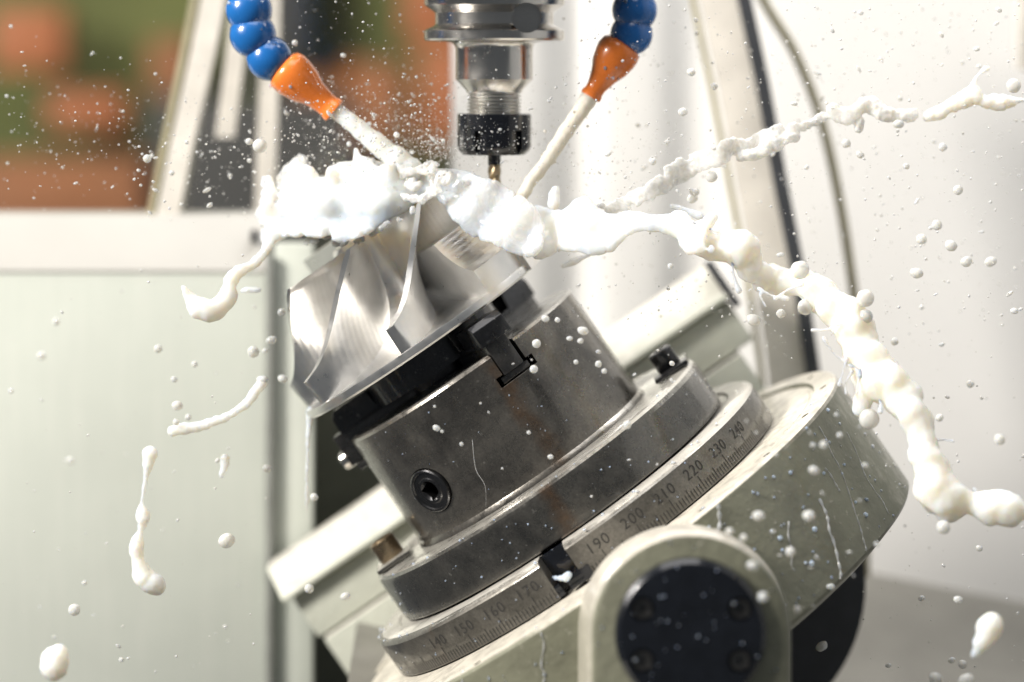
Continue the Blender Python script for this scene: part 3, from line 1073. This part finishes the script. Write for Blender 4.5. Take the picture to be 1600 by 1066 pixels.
def liquid(name, blobs, mat, voxel=3.2, smooth=6, disp=3.0, dscale=22, org=None, fine=1.2):
    """union of many overlapping drops, skinned into one surface"""
    o = bpy.data.objects.new("tmp", blobs_mesh(blobs)); COL.objects.link(o)
    rm = o.modifiers.new("r", 'REMESH'); rm.mode = 'VOXEL'; rm.voxel_size = voxel * K; rm.use_smooth_shade = True
    sm = o.modifiers.new("s", 'SMOOTH'); sm.factor = 0.5; sm.iterations = smooth
    me = bpy.data.meshes.new_from_object(o.evaluated_get(bpy.context.evaluated_depsgraph_get()))
    bpy.data.objects.remove(o)
    n = len(me.vertices)
    co = np.empty(n * 3); me.vertices.foreach_get('co', co); co = co.reshape(-1, 3)
    no = np.empty(n * 3); me.vertices.foreach_get('normal', no); no = no.reshape(-1, 3)
    dsp = np.empty(n)
    for i in range(n):
        p = Vector(co[i] / K)
        dsp[i] = disp * mnoise.noise(p / dscale) + fine * mnoise.noise(p / (dscale * 0.33))
    co = co + no * (dsp * K)[:, None]
    if org is None: org = co.mean(0)
    co = co - np.array(org)
    me.vertices.foreach_set('co', co.ravel()); me.update()
    for p in me.polygons: p.use_smooth = True
    me.materials.clear(); me.materials.append(mat)
    ob = link(name, me); ob.location = org
    return ob


def rope(pts, n=14, jitter=0.18, squash=1.0):
    """pts: (px,py,d,r) -> blobs along the path"""
    out = []
    for px, py, d, r_ in catmull(pts, n):
        r_ = max(r_, 1.5)
        j = r_ * jitter
        p = at(px + random.gauss(0, j), py + random.gauss(0, j), d + random.gauss(0, j))
        k = 1 + random.uniform(-.15, .15)
        out.append((tuple(p), (r_ * k, r_ * k * squash, r_ * k)))
    return out


def inside(x, y, poly):
    c = False; j = len(poly) - 1
    for i in range(len(poly)):
        xi, yi = poly[i]; xj, yj = poly[j]
        if (yi > y) != (yj > y) and x < (xj - xi) * (y - yi) / (yj - yi) + xi: c = not c
        j = i
    return c


def fill(poly, depth, rin=16, redge=7, step=9, squash=0.45, hole=0, hth=0.36):
    """a curling sheet with a free edge: drops laid through an outline, each at its own depth"""
    out = []
    xs = [p[0] for p in poly]; ys = [p[1] for p in poly]
    y = min(ys)
    while y < max(ys):
        x = min(xs)
        while x < max(xs):
            xx, yy = x + random.uniform(-3, 3), y + random.uniform(-3, 3)
            if inside(xx, yy, poly):
                dmin = min(math.hypot(xx - a, yy - b) for a, b in EDGE)
                r_ = min(rin, dmin * 0.95)
                if r_ > 2.5:
                    if hole and mnoise.noise(Vector((xx / 19, yy / 13, hole))) > hth: x += step; continue
                    out.append((tuple(at(xx, yy, depth(xx, yy))), (r_, max(3, r_ * squash), r_)))
            x += step
        y += step
    return out


def dense(poly, step=4):
    out = []
    for i in range(len(poly)):
        a, b = poly[i], poly[(i + 1) % len(poly)]
        L = math.hypot(b[0] - a[0], b[1] - a[1]); k = max(1, int(L / step))
        out += [(a[0] + (b[0] - a[0]) * t / k, a[1] + (b[1] - a[1]) * t / k) for t in range(k)]
    return out


# --- big splash that leaves the impeller beside the window
polyA = [(412, 268), (420, 276), (424, 310), (432, 318), (440, 290), (450, 262), (464, 249), (476, 250), (488, 262), (500, 276), (513, 273), (516, 258), (530, 255), (548, 258), (552, 232), (560, 226), (566, 242), (578, 246), (590, 258), (612, 256), (640, 262), (662, 258), (676, 256), (688, 268), (700, 274), (694, 300), (664, 310), (640, 330), (600, 350), (560, 374), (530, 384), (505, 372), (480, 372), (450, 370), (432, 378), (424, 392), (414, 402), (408, 385), (412, 360), (408, 330), (406, 290)]
EDGE = dense(polyA)
dA = lambda x, y: -125 - 0.55 * (x - 560) + 0.55 * (320 - y) + 11 * math.sin(x * .06) + 8 * math.cos(y * .09) + 75 * min(1, max(0, (x - 560) / 110))
bl = fill(polyA, dA, 11, 6, 5, 0.5, 3.3)
for tip in ((420, 274, 7), (463, 252, 13), (484, 262, 8), (516, 262, 9), (535, 258, 8), (556, 232, 6), (578, 248, 7), (604, 256, 7), (640, 262, 9), (676, 258, 8)):
    td = dA(tip[0], tip[1] + 30)
    bl += rope([(tip[0] + 6, tip[1] + 34, td, tip[2] * 1.3), (tip[0] + 2, tip[1] + 16, td + 2, tip[2]), (tip[0], tip[1] + tip[2] * .6, td + 4, tip[2] * .7)], 6, 0.08)
bl += rope([(416, 390, -82, 7), (398, 412, -110, 8), (372, 426, -140, 9), (358, 445, -145, 11), (354, 466, -150, 13), (334, 486, -155, 15), (314, 482, -160, 14), (300, 470, -160, 11), (288, 450, -165, 6)], 10, 0.08)
sp = liquid('coolant_splash', bl, M['milk'], 2.5, 5, 4.0, 30, fine=1.0)
tag(sp, 'big crown of milky coolant bursting off the impeller beneath the orange nozzle', 'splash')

# --- sheet thrown to the other side with the heavy rope that runs down to the corner
polyB = [(782, 318), (820, 316), (850, 322), (880, 326), (900, 312), (915, 306), (932, 322), (950, 332), (975, 328), (1002, 330), (1030, 330), (1060, 336), (1088, 350), (1104, 348), (1108, 362), (1102, 378), (1120, 384), (1118, 398), (1096, 402), (1074, 398), (1054, 374), (1030, 362), (1000, 366), (976, 374), (962, 390), (940, 398), (920, 402), (900, 396), (880, 392), (860, 400), (838, 408), (828, 396), (830, 376), (800, 362), (780, 350)]
EDGE = dense(polyB)
dB = lambda x, y: -170 - 0.3 * (x - 820) + 0.6 * (355 - y) + 8 * math.sin(x * .06 + 1)
bl = fill(polyB, dB, 11, 6, 5, 0.5, 5.7)
bl += rope([(1060, 350, -238, 17), (1084, 372, -244, 16), (1112, 388, -250, 17), (1146, 384, -250, 22), (1168, 398, -250, 22), (1176, 424, -250, 15), (1202, 436, -225, 18), (1238, 440, -240, 17), (1270, 452, -250, 22), (1296, 476, -265, 23), (1324, 490, -280, 24), (1338, 522, -290, 26), (1346, 552, -300, 24), (1366, 586, -310, 30), (1390, 606, -325, 27), (1424, 644, -345, 22), (1442, 684, -360, 19), (1452, 724, -370, 21), (1462, 760, -375, 28), (1486, 782, -380, 24), (1516, 786, -385, 13), (1546, 790, -390, 20), (1574, 800, -395, 21), (1600, 802, -400, 9)], 14, 0.17, 0.8)
bl += rope([(1362, 596, -310, 18), (1350, 618, -312, 14), (1342, 640, -315, 12)], 8, 0.1)
bl += rope([(1104, 352, -250, 12), (1112, 340, -250, 8)], 6, 0.1)
sp = liquid('coolant_stream', bl, M['milk'], 3.2, 6, 5.0, 30)
tag(sp, 'thick twisting stream of milky coolant flung from the impeller towards the lower corner', 'splash')

# --- torn veil hanging round the crown, and loose filaments beside the thick stream
cx_, cy_ = 550, 315
polyE = [(cx_ + (x - cx_) * 1.06 + random.uniform(-5, 5), cy_ + (y - cy_) * 1.12 + random.uniform(-6, 6)) for x, y in polyA[5:40]]
EDGE = dense(polyE)
sp = liquid('coolant_film', fill(polyE, lambda x, y: -95 - 0.55 * (x - 560) + 0.55 * (320 - y), 6, 3, 4, 0.5, 4.4, 0.12), M['film'], 2.0, 3, 2.0, 12, fine=1.2)
tag(sp, 'torn see-through veil of coolant just behind the big white crown', 'splash')
bl = []
for k in range(18):
    t = random.random()
    bx, by = 1050 + 480 * t, 352 + 430 * t ** 1.25 + random.uniform(-12, 12)
    ln = random.uniform(22, 60); an = random.uniform(-1.2, 1.2) + 0.7
    ex, ey = bx + ln * math.cos(an), by + ln * math.sin(an)
    bl += rope([(bx, by, -240 - 140 * t, 3.2), ((bx + ex) / 2 + random.uniform(-6, 6), (by + ey) / 2 + random.uniform(-6, 6), -245 - 140 * t, 1.9), (ex, ey, -250 - 140 * t, random.uniform(2, 4.5))], 14, 0.05)
o = tag(liquid('coolant_filaments', bl, M['milk'], 1.5, 2, 0.5, 12, fine=0.2), kind='stuff')
o['label'] = 'loose coolant filaments beside the thick stream'

# --- thin raised ribbon
polyC = [(925, 318), (952, 316), (985, 300), (1012, 284), (1030, 266), (1062, 244), (1100, 234), (1132, 216), (1160, 210), (1188, 205), (1200, 196), (1236, 192), (1262, 186), (1290, 172), (1318, 164), (1330, 172), (1316, 184), (1290, 190), (1262, 204), (1234, 210), (1216, 222), (1190, 242), (1164, 248), (1150, 246), (1128, 262), (1100, 268), (1080, 280), (1058, 292), (1034, 308), (1010, 318), (980, 332), (948, 336)]
EDGE = dense(polyC)
dC = lambda x, y: -150 + 0.12 * (x - 1100) + 14 * math.sin(x * .06)
bl = fill(polyC, dC, 7, 4, 4, 0.5, 8.1, 0.25)
bl += rope([(1300, 172, -130, 9), (1322, 182, -130, 13), (1340, 170, -130, 9), (1362, 160, -130, 10), (1370, 172, -130, 11), (1392, 180, -130, 10), (1412, 180, -130, 7), (1424, 181, -130, 9)], 12, 0.15)
bl += rope([(1160, 246, -145, 8), (1190, 238, -145, 9), (1214, 222, -145, 10), (1240, 214, -145, 9)], 8, 0.2)
bl += rope([(1342, 188, -130, 7), (1342, 202, -130, 8)], 5, 0.1)
sp = liquid('coolant_ribbon', bl, M['film'], 2.4, 4, 3.0, 15, fine=1.6)
tag(sp, 'thin ragged ribbon of coolant rising across the slanting rail to the white wall', 'splash')
bl = rope([(1448, 184, -125, 6), (1462, 178, -125, 9), (1484, 166, -125, 10), (1506, 156, -125, 12), (1520, 150, -125, 13), (1532, 157, -125, 5), (1546, 160, -125, 10), (1566, 161, -125, 11), (1582, 159, -125, 6), (1604, 156, -125, 2)], 12, 0.14)
bl += rope([(1518, 144, -125, 7), (1524, 126, -125, 3.5), (1532, 114, -125, 3), (1542, 107, -125, 5)], 10, 0.08)
sp = liquid('coolant_ribbon', bl, M['milk'], 2.2, 3, 1.8, 12)
tag(sp, 'broken off end of the rising coolant ribbon with one thin upward horn', 'splash')

# --- separate strands before the door
for nm, lab, pts in [
    ('coolant_strand', 'sloping strand of coolant flying before the pale door, sickle shaped', [(412, 596, -120, 8), (400, 612, -120, 7), (384, 632, -120, 6.5), (352, 652, -120, 6.5), (320, 664, -120, 8), (290, 670, -120, 9), (270, 674, -120, 8)]),
    ('coolant_strand', 'long beaded upright strand of coolant falling before the pale door', [(234, 708, -130, 11), (232, 722, -130, 9), (228, 744, -130, 4.5), (224, 770, -130, 3.5), (221, 790, -130, 4), (223, 808, -130, 11), (220, 828, -130, 5), (214, 848, -130, 10), (214, 872, -130, 10), (222, 895, -130, 14), (236, 910, -130, 17), (246, 916, -130, 13)]),
    ('coolant_strand', 'short stubby strand of coolant hanging before the door between beads', [(351, 716, -90, 7), (351, 730, -90, 6), (346, 744, -90, 4)]),
    ('coolant_strand', 'tiny flat strand of coolant beside the grey gasket', [(378, 455, -60, 3), (392, 453, -60, 5), (406, 453, -60, 4)]),
    ('coolant_strand', 'blurred teardrop of coolant flying low before the grey chip tray', [(1522, 1024, -520, 5), (1530, 1012, -520, 8), (1540, 996, -520, 15), (1548, 980, -520, 17), (1550, 970, -520, 11)]),
    ('coolant_strand', 'fat blurred drop of coolant low before the door', [(84, 1046, -420, 15), (86, 1034, -420, 19), (92, 1022, -420, 13)]),
    ('coolant_drip', 'thin vertical trickle of coolant dripping off the impeller rim', [(484, 640, -20, 6), (483, 660, -20, 5), (481, 700, -20, 3.5), (480, 740, -20, 3), (480, 778, -20, 4), (479, 800, -20, 2), (479, 815, -20, 1.6)]),
    ('coolant_strand', 'upright lump of coolant floating beneath the slanting jet', [(868, 296, -140, 6), (867, 306, -140, 9), (866, 318, -140, 9), (864, 326, -140, 5)]),
    ('coolant_strand', 'small hooked strand of coolant below the thick stream by the chuck', [(880, 416, -100, 4), (895, 410, -100, 5), (912, 402, -100, 4), (926, 396, -100, 3)]),
    ('coolant_strand', 'thin arched strand of coolant between ribbon and thick stream', [(1048, 322, -160, 4), (1066, 326, -160, 4), (1080, 332, -160, 5), (1094, 338, -160, 6)]),
]:
    tag(liquid(nm, rope(pts, 9, 0.08), M['milk'], 2.0, 3, 1.2, 14, fine=0.4), lab, 'coolant strand')


# --- jets out of the nozzles
def jet(p0, p1, r0, r1, label, mat, wob):
    a, b = Vector(p0), Vector(p1)
    bl = []
    n = 60
    for i in range(n + 1):
        t = i / n
        p = a.lerp(b, t)
        p += Vector((mnoise.noise(p / 26), 0, mnoise.noise(p / 26 + Vector((9, 9, 9))))) * wob * t
        r_ = (r0 + (r1 - r0) * t) * (1 + (0.04 + .18 * t) * mnoise.noise(p / 9))
        bl.append((tuple(p), (r_, r_, r_)))
        if t > .25 and random.random() < .5:
            q = p + Vector((random.gauss(0, r_), random.gauss(0, r_), random.gauss(0, r_)))
            k = r_ * random.uniform(.12, .3)
            bl.append((tuple(q), (k, k, k)))
    o = liquid('coolant_jet', bl, mat, 1.9, 3, 0.9, 12, fine=0.4)
    return tag(o, label, 'coolant jet', 'coolant jets')


jet(at(516, 166, -60), at(640, 266, -80), 12, 19, 'thick white coolant jet shooting from the orange nozzle by the window', M['milk'], 2.5)
jet(at(927, 144, -50), at(812, 312, -120), 14, 9, 'slim beige coolant jet slanting from the nozzle before the white wall', M['jet'], 5)

# --- wet film under the cutter; lower part stands for the blank's bright reflection
polyD = [(668, 262), (690, 262), (716, 264), (738, 268), (756, 278), (782, 282), (806, 300), (836, 318), (852, 350), (848, 396), (826, 404), (798, 396), (768, 384), (738, 372), (712, 352), (692, 326), (672, 300)]
EDGE = dense(polyD)
dD = lambda x, y: -165 - 0.45 * (x - 760) + 0.5 * (330 - y) + 6 * math.sin(x * .07 + y * .05)
sp = liquid('coolant_film', fill(polyD, dD, 8, 4, 4.5, 0.45, 2.2, 0.34), M['wash'], 2.2, 7, 2.2, 24, fine=0.4)
tag(sp, 'see-through coolant around the milling cutter tip, its lower part standing for bright metal reflection', 'splash')

# ------------------------------------------------------------------ droplets
drop_me = []
for k in range(5):
    v, f = ICO3
    v = v.copy()
    for i in range(len(v)):
        v[i] *= 1 + 0.10 * mnoise.noise(Vector(v[i]) * 1.3 + Vector((k * 7, 3, k)))
    me = bpy.data.meshes.new('droplet')
    me.from_pydata((v * K).tolist(), [], f.tolist())
    for p in me.polygons: p.use_smooth = True
    me.materials.append(M['drop'])
    drop_me.append(me)
GROUPS = {
    'wall': ('tiny round milky droplet hanging in the air before the white wall', 'droplets before the white wall'),
    'window': ('tiny bright white droplet flying before the dark workshop window', 'droplets before the window'),
    'door': ('tiny pale coolant droplet falling before the green door panel', 'droplets before the door'),
    'chuck': ('tiny white coolant droplet flying before the dark chuck and table', 'droplets before the chuck and table'),
    'rail': ('tiny coolant droplet flying about the slanting rail and raised ribbon', 'droplets about the rail'),
    'tool': ('fine coolant droplet spraying around the tool holder', 'droplets around the tool holder'),
}


def droplet(px, py, d, r_, zone, sx=1.0, tilt=0.0):
    o = bpy.data.objects.new('coolant_droplet', random.choice(drop_me))
    COL.objects.link(o)
    o.location = at(px, py, d) * K
    o.scale = (r_ * sx, r_, r_ / sx)
    o.rotation_euler = (random.uniform(-.3, .3), tilt, random.uniform(-3, 3) if sx == 1 else 0)
    tag(o, GROUPS[zone][0], 'droplet', GROUPS[zone][1])
    return o


named = [  # px, py, depth, radius, zone
    (1486, 384, -180, 9, 'wall'), (1464, 352, -150, 8, 'wall'), (1440, 374, -120, 8, 'wall'), (1432, 427, -160, 9, 'wall'), (1510, 409, -150, 8.5, 'wall'), (1548, 409, -100, 8.5, 'wall'),
    (1497, 297, -150, 7.5, 'wall'), (1473, 230, -150, 6.5, 'wall'), (1584, 134, -180, 11, 'wall'), (1344, 242, -150, 6, 'wall'), (1416, 260, -150, 5, 'wall'), (1404, 194, -140, 7.5, 'wall'), (1345, 20, -120, 4, 'wall'), (1526, 77, -140, 4.5, 'wall'),
    (1585, 486, -190, 5.5, 'wall'), (1516, 600, -100, 6, 'wall'), (1562, 687, -420, 8, 'wall'), (1398, 534, -100, 6, 'wall'), (1352, 466, -300, 13, 'wall'), (1352, 495, -300, 11, 'wall'), (1474, 824, -430, 10, 'wall'), (1530, 857, -200, 5, 'wall'), (1260, 262, -150, 4, 'wall'), (1468, 653, -90, 6, 'wall'),
    (1504, 1038, -260, 6.5, 'wall'), (1487, 1032, -200, 5, 'wall'), (1497, 937, -350, 6, 'wall'), (1440, 935, -250, 4.5, 'wall'), (1388, 1040, -250, 4, 'wall'), (1462, 1060, -420, 9, 'wall'), (1510, 1064, -440, 11, 'wall'),
    (1250, 422, -260, 14, 'rail'), (1258, 480, -260, 12, 'rail'), (1166, 405, -230, 11, 'rail'), (1220, 490, -200, 7, 'rail'), (1178, 500, -240, 10, 'rail'), (1082, 310, -130, 8, 'rail'), (1112, 276, -140, 9, 'rail'), (1085, 300, -140, 7, 'rail'), (1067, 175, -150, 7, 'rail'), (1080, 113, -150, 6.5, 'rail'), (1116, 135, -130, 5.5, 'rail'), (1020, 252, -140, 6, 'rail'), (1322, 224, -140, 7, 'rail'), (958, 339, -140, 8, 'rail'),
    (406, 228, -140, 11, 'window'), (230, 248, -130, 6.5, 'window'), (275, 660, -130, 5, 'door'), (277, 634, -120, 8, 'door'), (354, 845, -140, 12, 'door'), (116, 953, -130, 9, 'door'), (396, 550, -100, 9, 'door'), (424, 532, -90, 7.5, 'door'), (440, 488, -90, 6, 'door'), (410, 594, -120, 8, 'door'), (414, 548, -40, 4, 'door'), (247, 545, -20, 6.5, 'door'), (304, 569, -50, 5, 'door'), (272, 593, -50, 5, 'door'), (442, 592, -60, 7, 'door'), (417, 732, -70, 6.5, 'door'),
    (294, 652, -70, 5, 'door'), (88, 503, 120, 6, 'door'), (65, 556, 200, 7, 'door'), (110, 720, 250, 6, 'door'), (491, 777, -80, 6, 'door'), (483, 920, -100, 7, 'door'), (540, 932, -80, 7, 'door'), (132, 911, -20, 4, 'door'), (190, 1031, -100, 4, 'door'),
    (852, 498, -330, 5.5, 'chuck'), (838, 537, -300, 6.5, 'chuck'), (834, 577, -310, 6, 'chuck'), (871, 500, -310, 4, 'chuck'), (911, 517, -330, 7, 'chuck'), (907, 533, -330, 4.5, 'chuck'), (890, 529, -330, 4, 'chuck'), (935, 569, -330, 5, 'chuck'), (944, 580, -330, 4, 'chuck'), (900, 566, -320, 3.5, 'chuck'), (935, 550, -320, 3.5, 'chuck'), (682, 669, -330, 5, 'chuck'), (721, 694, -330, 3, 'chuck'), (860, 714, -340, 4, 'chuck'), (826, 676, -340, 3, 'chuck'), (980, 664, -360, 6, 'chuck'), (1050, 568, -200, 4, 'chuck'),
    (1185, 806, -560, 7.5, 'chuck'), (1264, 806, -560, 8, 'chuck'), (1235, 862, -560, 6.5, 'chuck'), (1287, 695, -560, 5.5, 'chuck'), (1272, 735, -560, 6.5, 'chuck'), (1312, 680, -520, 4, 'chuck'), (1352, 727, -520, 4, 'chuck'), (1176, 884, -660, 7, 'chuck'), (1192, 933, -660, 7, 'chuck'), (1284, 1010, -300, 8, 'chuck'), (1298, 917, -380, 5.5, 'chuck'), (1140, 830, -600, 5, 'chuck'), (1162, 840, -600, 5, 'chuck'), (1246, 952, -560, 5, 'chuck'),
    (1358, 655, -330, 15, 'chuck'),
]
for px, py, d, r_, zn in named:
    o = droplet(px, py, d, r_, zn, random.choice([1, 1, 1.08, 1.16]), random.uniform(-.6, .6))
    lab = own_label(px, py, r_, d)
    if lab: o['label'] = lab
zones = [  # zone, count, x0,y0,x1,y1, d0,d1, r0, r1
    ('wall', 62, 1330, 5, 1600, 640, -260, 60, 1.8, 4.6), ('rail', 34, 930, 10, 1320, 300, -240, 80, 1.8, 4.4), ('rail', 10, 1010, 380, 1230, 520, -250, -80, 2, 5),
    ('window', 22, 200, 205, 420, 338, -200, 0, 2.2, 6), ('window', 16, 10, 40, 220, 330, -200, 0, 1.4, 3), ('window', 24, 440, 20, 705, 240, -200, 20, 2, 4.5),
    ('door', 18, 10, 440, 400, 1050, -160, 200, 2, 4.5), ('chuck', 22, 1100, 640, 1370, 960, -560, -500, 1.8, 4.2), ('chuck', 12, 620, 540, 1080, 800, -360, -320, 1.5, 3.2),
    ('tool', 22, 700, 60, 900, 300, -220, -20, 1.4, 3), ('wall', 12, 1360, 650, 1600, 1050, -300, 0, 1.4, 3),
]
for zn, cnt, xa, ya, xb, yb_, d0, d1, r0, r1 in zones:
    for _ in range(cnt):
        droplet(random.uniform(xa, xb), random.uniform(ya, yb_), random.uniform(d0, d1), r0 + (r1 - r0) * random.random() ** 2.2, zn, random.choice([1, 1.05, 1.15, 1.3, 1.55]), random.uniform(-1, 1))


def scatter(name, specs, base=ICO1, mat='drop'):
    bl = []
    for fn, cnt, d0, d1, r0, r1 in specs:
        for _ in range(cnt):
            px, py = fn()
            r_ = r0 + (r1 - r0) * random.random() ** 3
            bl.append((tuple(at(px, py, random.uniform(d0, d1))), (r_ * random.uniform(.8, 1.3), r_, r_)))
    me = blobs_mesh(bl, base)
    for p in me.polygons: p.use_smooth = True
    me.materials.append(M[mat])
    return tag(link(name, me), kind='stuff')


U = random.uniform
mist = scatter('coolant_mist', [
    (lambda: (random.gauss(600, 95), random.gauss(205, 42)), 1500, -220, 60, 0.4, 2.2),
    (lambda: (random.gauss(690, 40), random.gauss(232, 14)), 700, -150, 0, 0.4, 1.6),
    (lambda: (random.gauss(800, 80), random.gauss(225, 60)), 800, -200, 40, 0.4, 1.6),
    (lambda: (U(0, 330), random.gauss(200, 60)), 330, -200, 60, 0.6, 2.0),
    (lambda: (random.gauss(340, 70), random.gauss(250, 60)), 260, -200, 60, 0.6, 2.6),
    (lambda: (U(440, 720), U(0, 240)), 300, -240, 60, 0.6, 2.2),
    (lambda: (U(880, 1600), U(0, 500)), 1500, -260, 120, 0.6, 2.6),
    (lambda: (random.gauss(980, 60), random.gauss(270, 40)), 160, -200, 0, 0.6, 2.2),
    (lambda: (U(1000, 1300), U(360, 560)), 120, -240, 0, 0.6, 2.0),
    (lambda: (U(0, 420), U(440, 1066)), 120, -200, 300, 0.8, 2.6),
    (lambda: (U(1340, 1600), U(480, 1066)), 130, -300, 60, 0.7, 2.4),
])
mist['label'] = 'fine mist of coolant specks filling the air'
# beads and runs lying on the wet metal and paint
bl = []


def bead(p, n, r_):
    """flattened drop on a surface at p (tilted frame) with normal n"""
    q = T(*p)
    s = (r_, r_, r_)
    bl.append((tuple(q), s))


for _ in range(120):
    ph, z = random.uniform(5, 88), random.uniform(-200, -8)
    bead(pol(468.3, ph, z), None, random.uniform(0.8, 3.2) * (1 if random.random() < .8 else 1.6))
for _ in range(60):
    ph, z = random.uniform(-60, -5), random.uniform(-200, -8)
    bead(pol(468.3, ph, z), None, random.uniform(0.8, 2.6))
for _ in range(70):
    ph, z = random.uniform(-85, 85), random.uniform(CB + 8, CT - 6)
    p = pol(207.2, ph, z); p.x += CX
    bead(p, None, random.uniform(0.5, 1.8))
for _ in range(45):
    bead(pol(299.2, random.uniform(-85, 85), random.uniform(70, 136)), None, random.uniform(0.6, 2.2))
for _ in range(50):
    bead(pol(352.2, random.uniform(-85, 85), random.uniform(4, 58)), None, random.uniform(0.6, 2.0))
for rho0, z0, k in ((282, 143, 90), (338, 64, 110), (450, 0, 170)):
    for _ in range(k // 4):
        bead(pol(rho0 + random.uniform(-12, 12), random.uniform(-95, 95), z0), None, random.uniform(0.8, 3.4))
for _ in range(60):
    a, rr = random.uniform(0, 2 * math.pi), 158 * math.sqrt(random.random())
    q = bc + Vector((rr * SF * math.cos(a), 0, rr * SF * math.sin(a)))
    if rr < 112: q.y -= 16
    bl.append((tuple(q), (lambda r_: (r_, r_ * .6, r_))(random.uniform(0.6, 2.6))))
for cx_, cy_, dd_ in ((387, -2, -60), (394, 38, -60), (408, 78, -60), (450, 118, -60), (470, 138, -60), (990, 18, -50), (986, 52, -50), (966, 84, -50), (952, 106, -50)):
    for _ in range(9):
        a, e = random.uniform(math.pi, 2 * math.pi), random.uniform(-.9, .9)
        rr = 35 if cx_ not in (470, 952) else 27
        q = at(cx_, cy_, dd_) + Vector((math.cos(a) * math.cos(e), math.sin(a) * math.cos(e), math.sin(e))) * rr
        k = random.uniform(0.7, 3.0)
        bl.append((tuple(q), (k, k, k * random.uniform(1, 1.5))))
me = blobs_mesh(bl, ICO1)
for p in me.polygons: p.use_smooth = True
me.materials.append(M['milk'])
o = tag(link('coolant_beads', me), kind='stuff')
o['label'] = 'small coolant beads clinging to the wet table and chuck'
# runs trickling down
runs = []


def run(surface, pts, r_):
    runs.append(tube([surface(*p) for p in catmull(pts, 8)], [max(.7, r_ * (1 + .35 * math.sin(i * .9))) for i in range((len(pts) - 1) * 8 + 1)], 8))


side = lambda ph, z: T(*pol(468.2, ph, z))
def side_run(ph, z, z1, r_, wob=1.2):
    pts = [(ph, z)]
    while z > z1:
        dz = random.uniform(10, 26)
        ph += -0.0842 * math.cos(R(ph)) * dz + random.uniform(-wob, wob)
        z -= dz
        pts.append((ph, max(z, z1)))
    run(side, pts, r_)


side_run(46, -96, -203, 2.0, 0.7)
side_run(58, -20, -200, 1.1, 0.6)
side_run(27, -6, -34, 2.6, 0.3)
side_run(20, -6, -60, 1.3)
side_run(66, -60, -190, 0.9)
side_run(37, -90, -150, 1.0)
side_run(52, -70, -110, 1.2)
side_run(-12, -6, -120, 1.2)
side_run(-30, -6, -90, 1.2)
cside = lambda ph, z: T(*(pol(207.3, ph, z) + Vector((CX, 0, 0))))
run(cside, [(-10, CT - 90), (-16, CT - 130), (-17, CT - 160), (-24, CT - 196)], 0.5)
o = tag(obj('coolant_runs', join(*runs), M['film']), kind='stuff')
o['label'] = 'thin coolant trickles running down the table side'
# a drop caught in the slot
tag(liquid('coolant_drip', [(tuple(T(*p)), (r_, r_, r_)) for p, r_ in ((pol(352, P180 - 2.6, 30), 4), (pol(354, P180 - 1.6, 26), 5), (pol(357, P180 - .4, 23), 7), (pol(357, P180 + .4, 24), 6))], M['milk'], 1.6, 3, 0.3, 10, fine=0), 'single white drip of coolant caught in the black slot of the scale ring', 'drip')
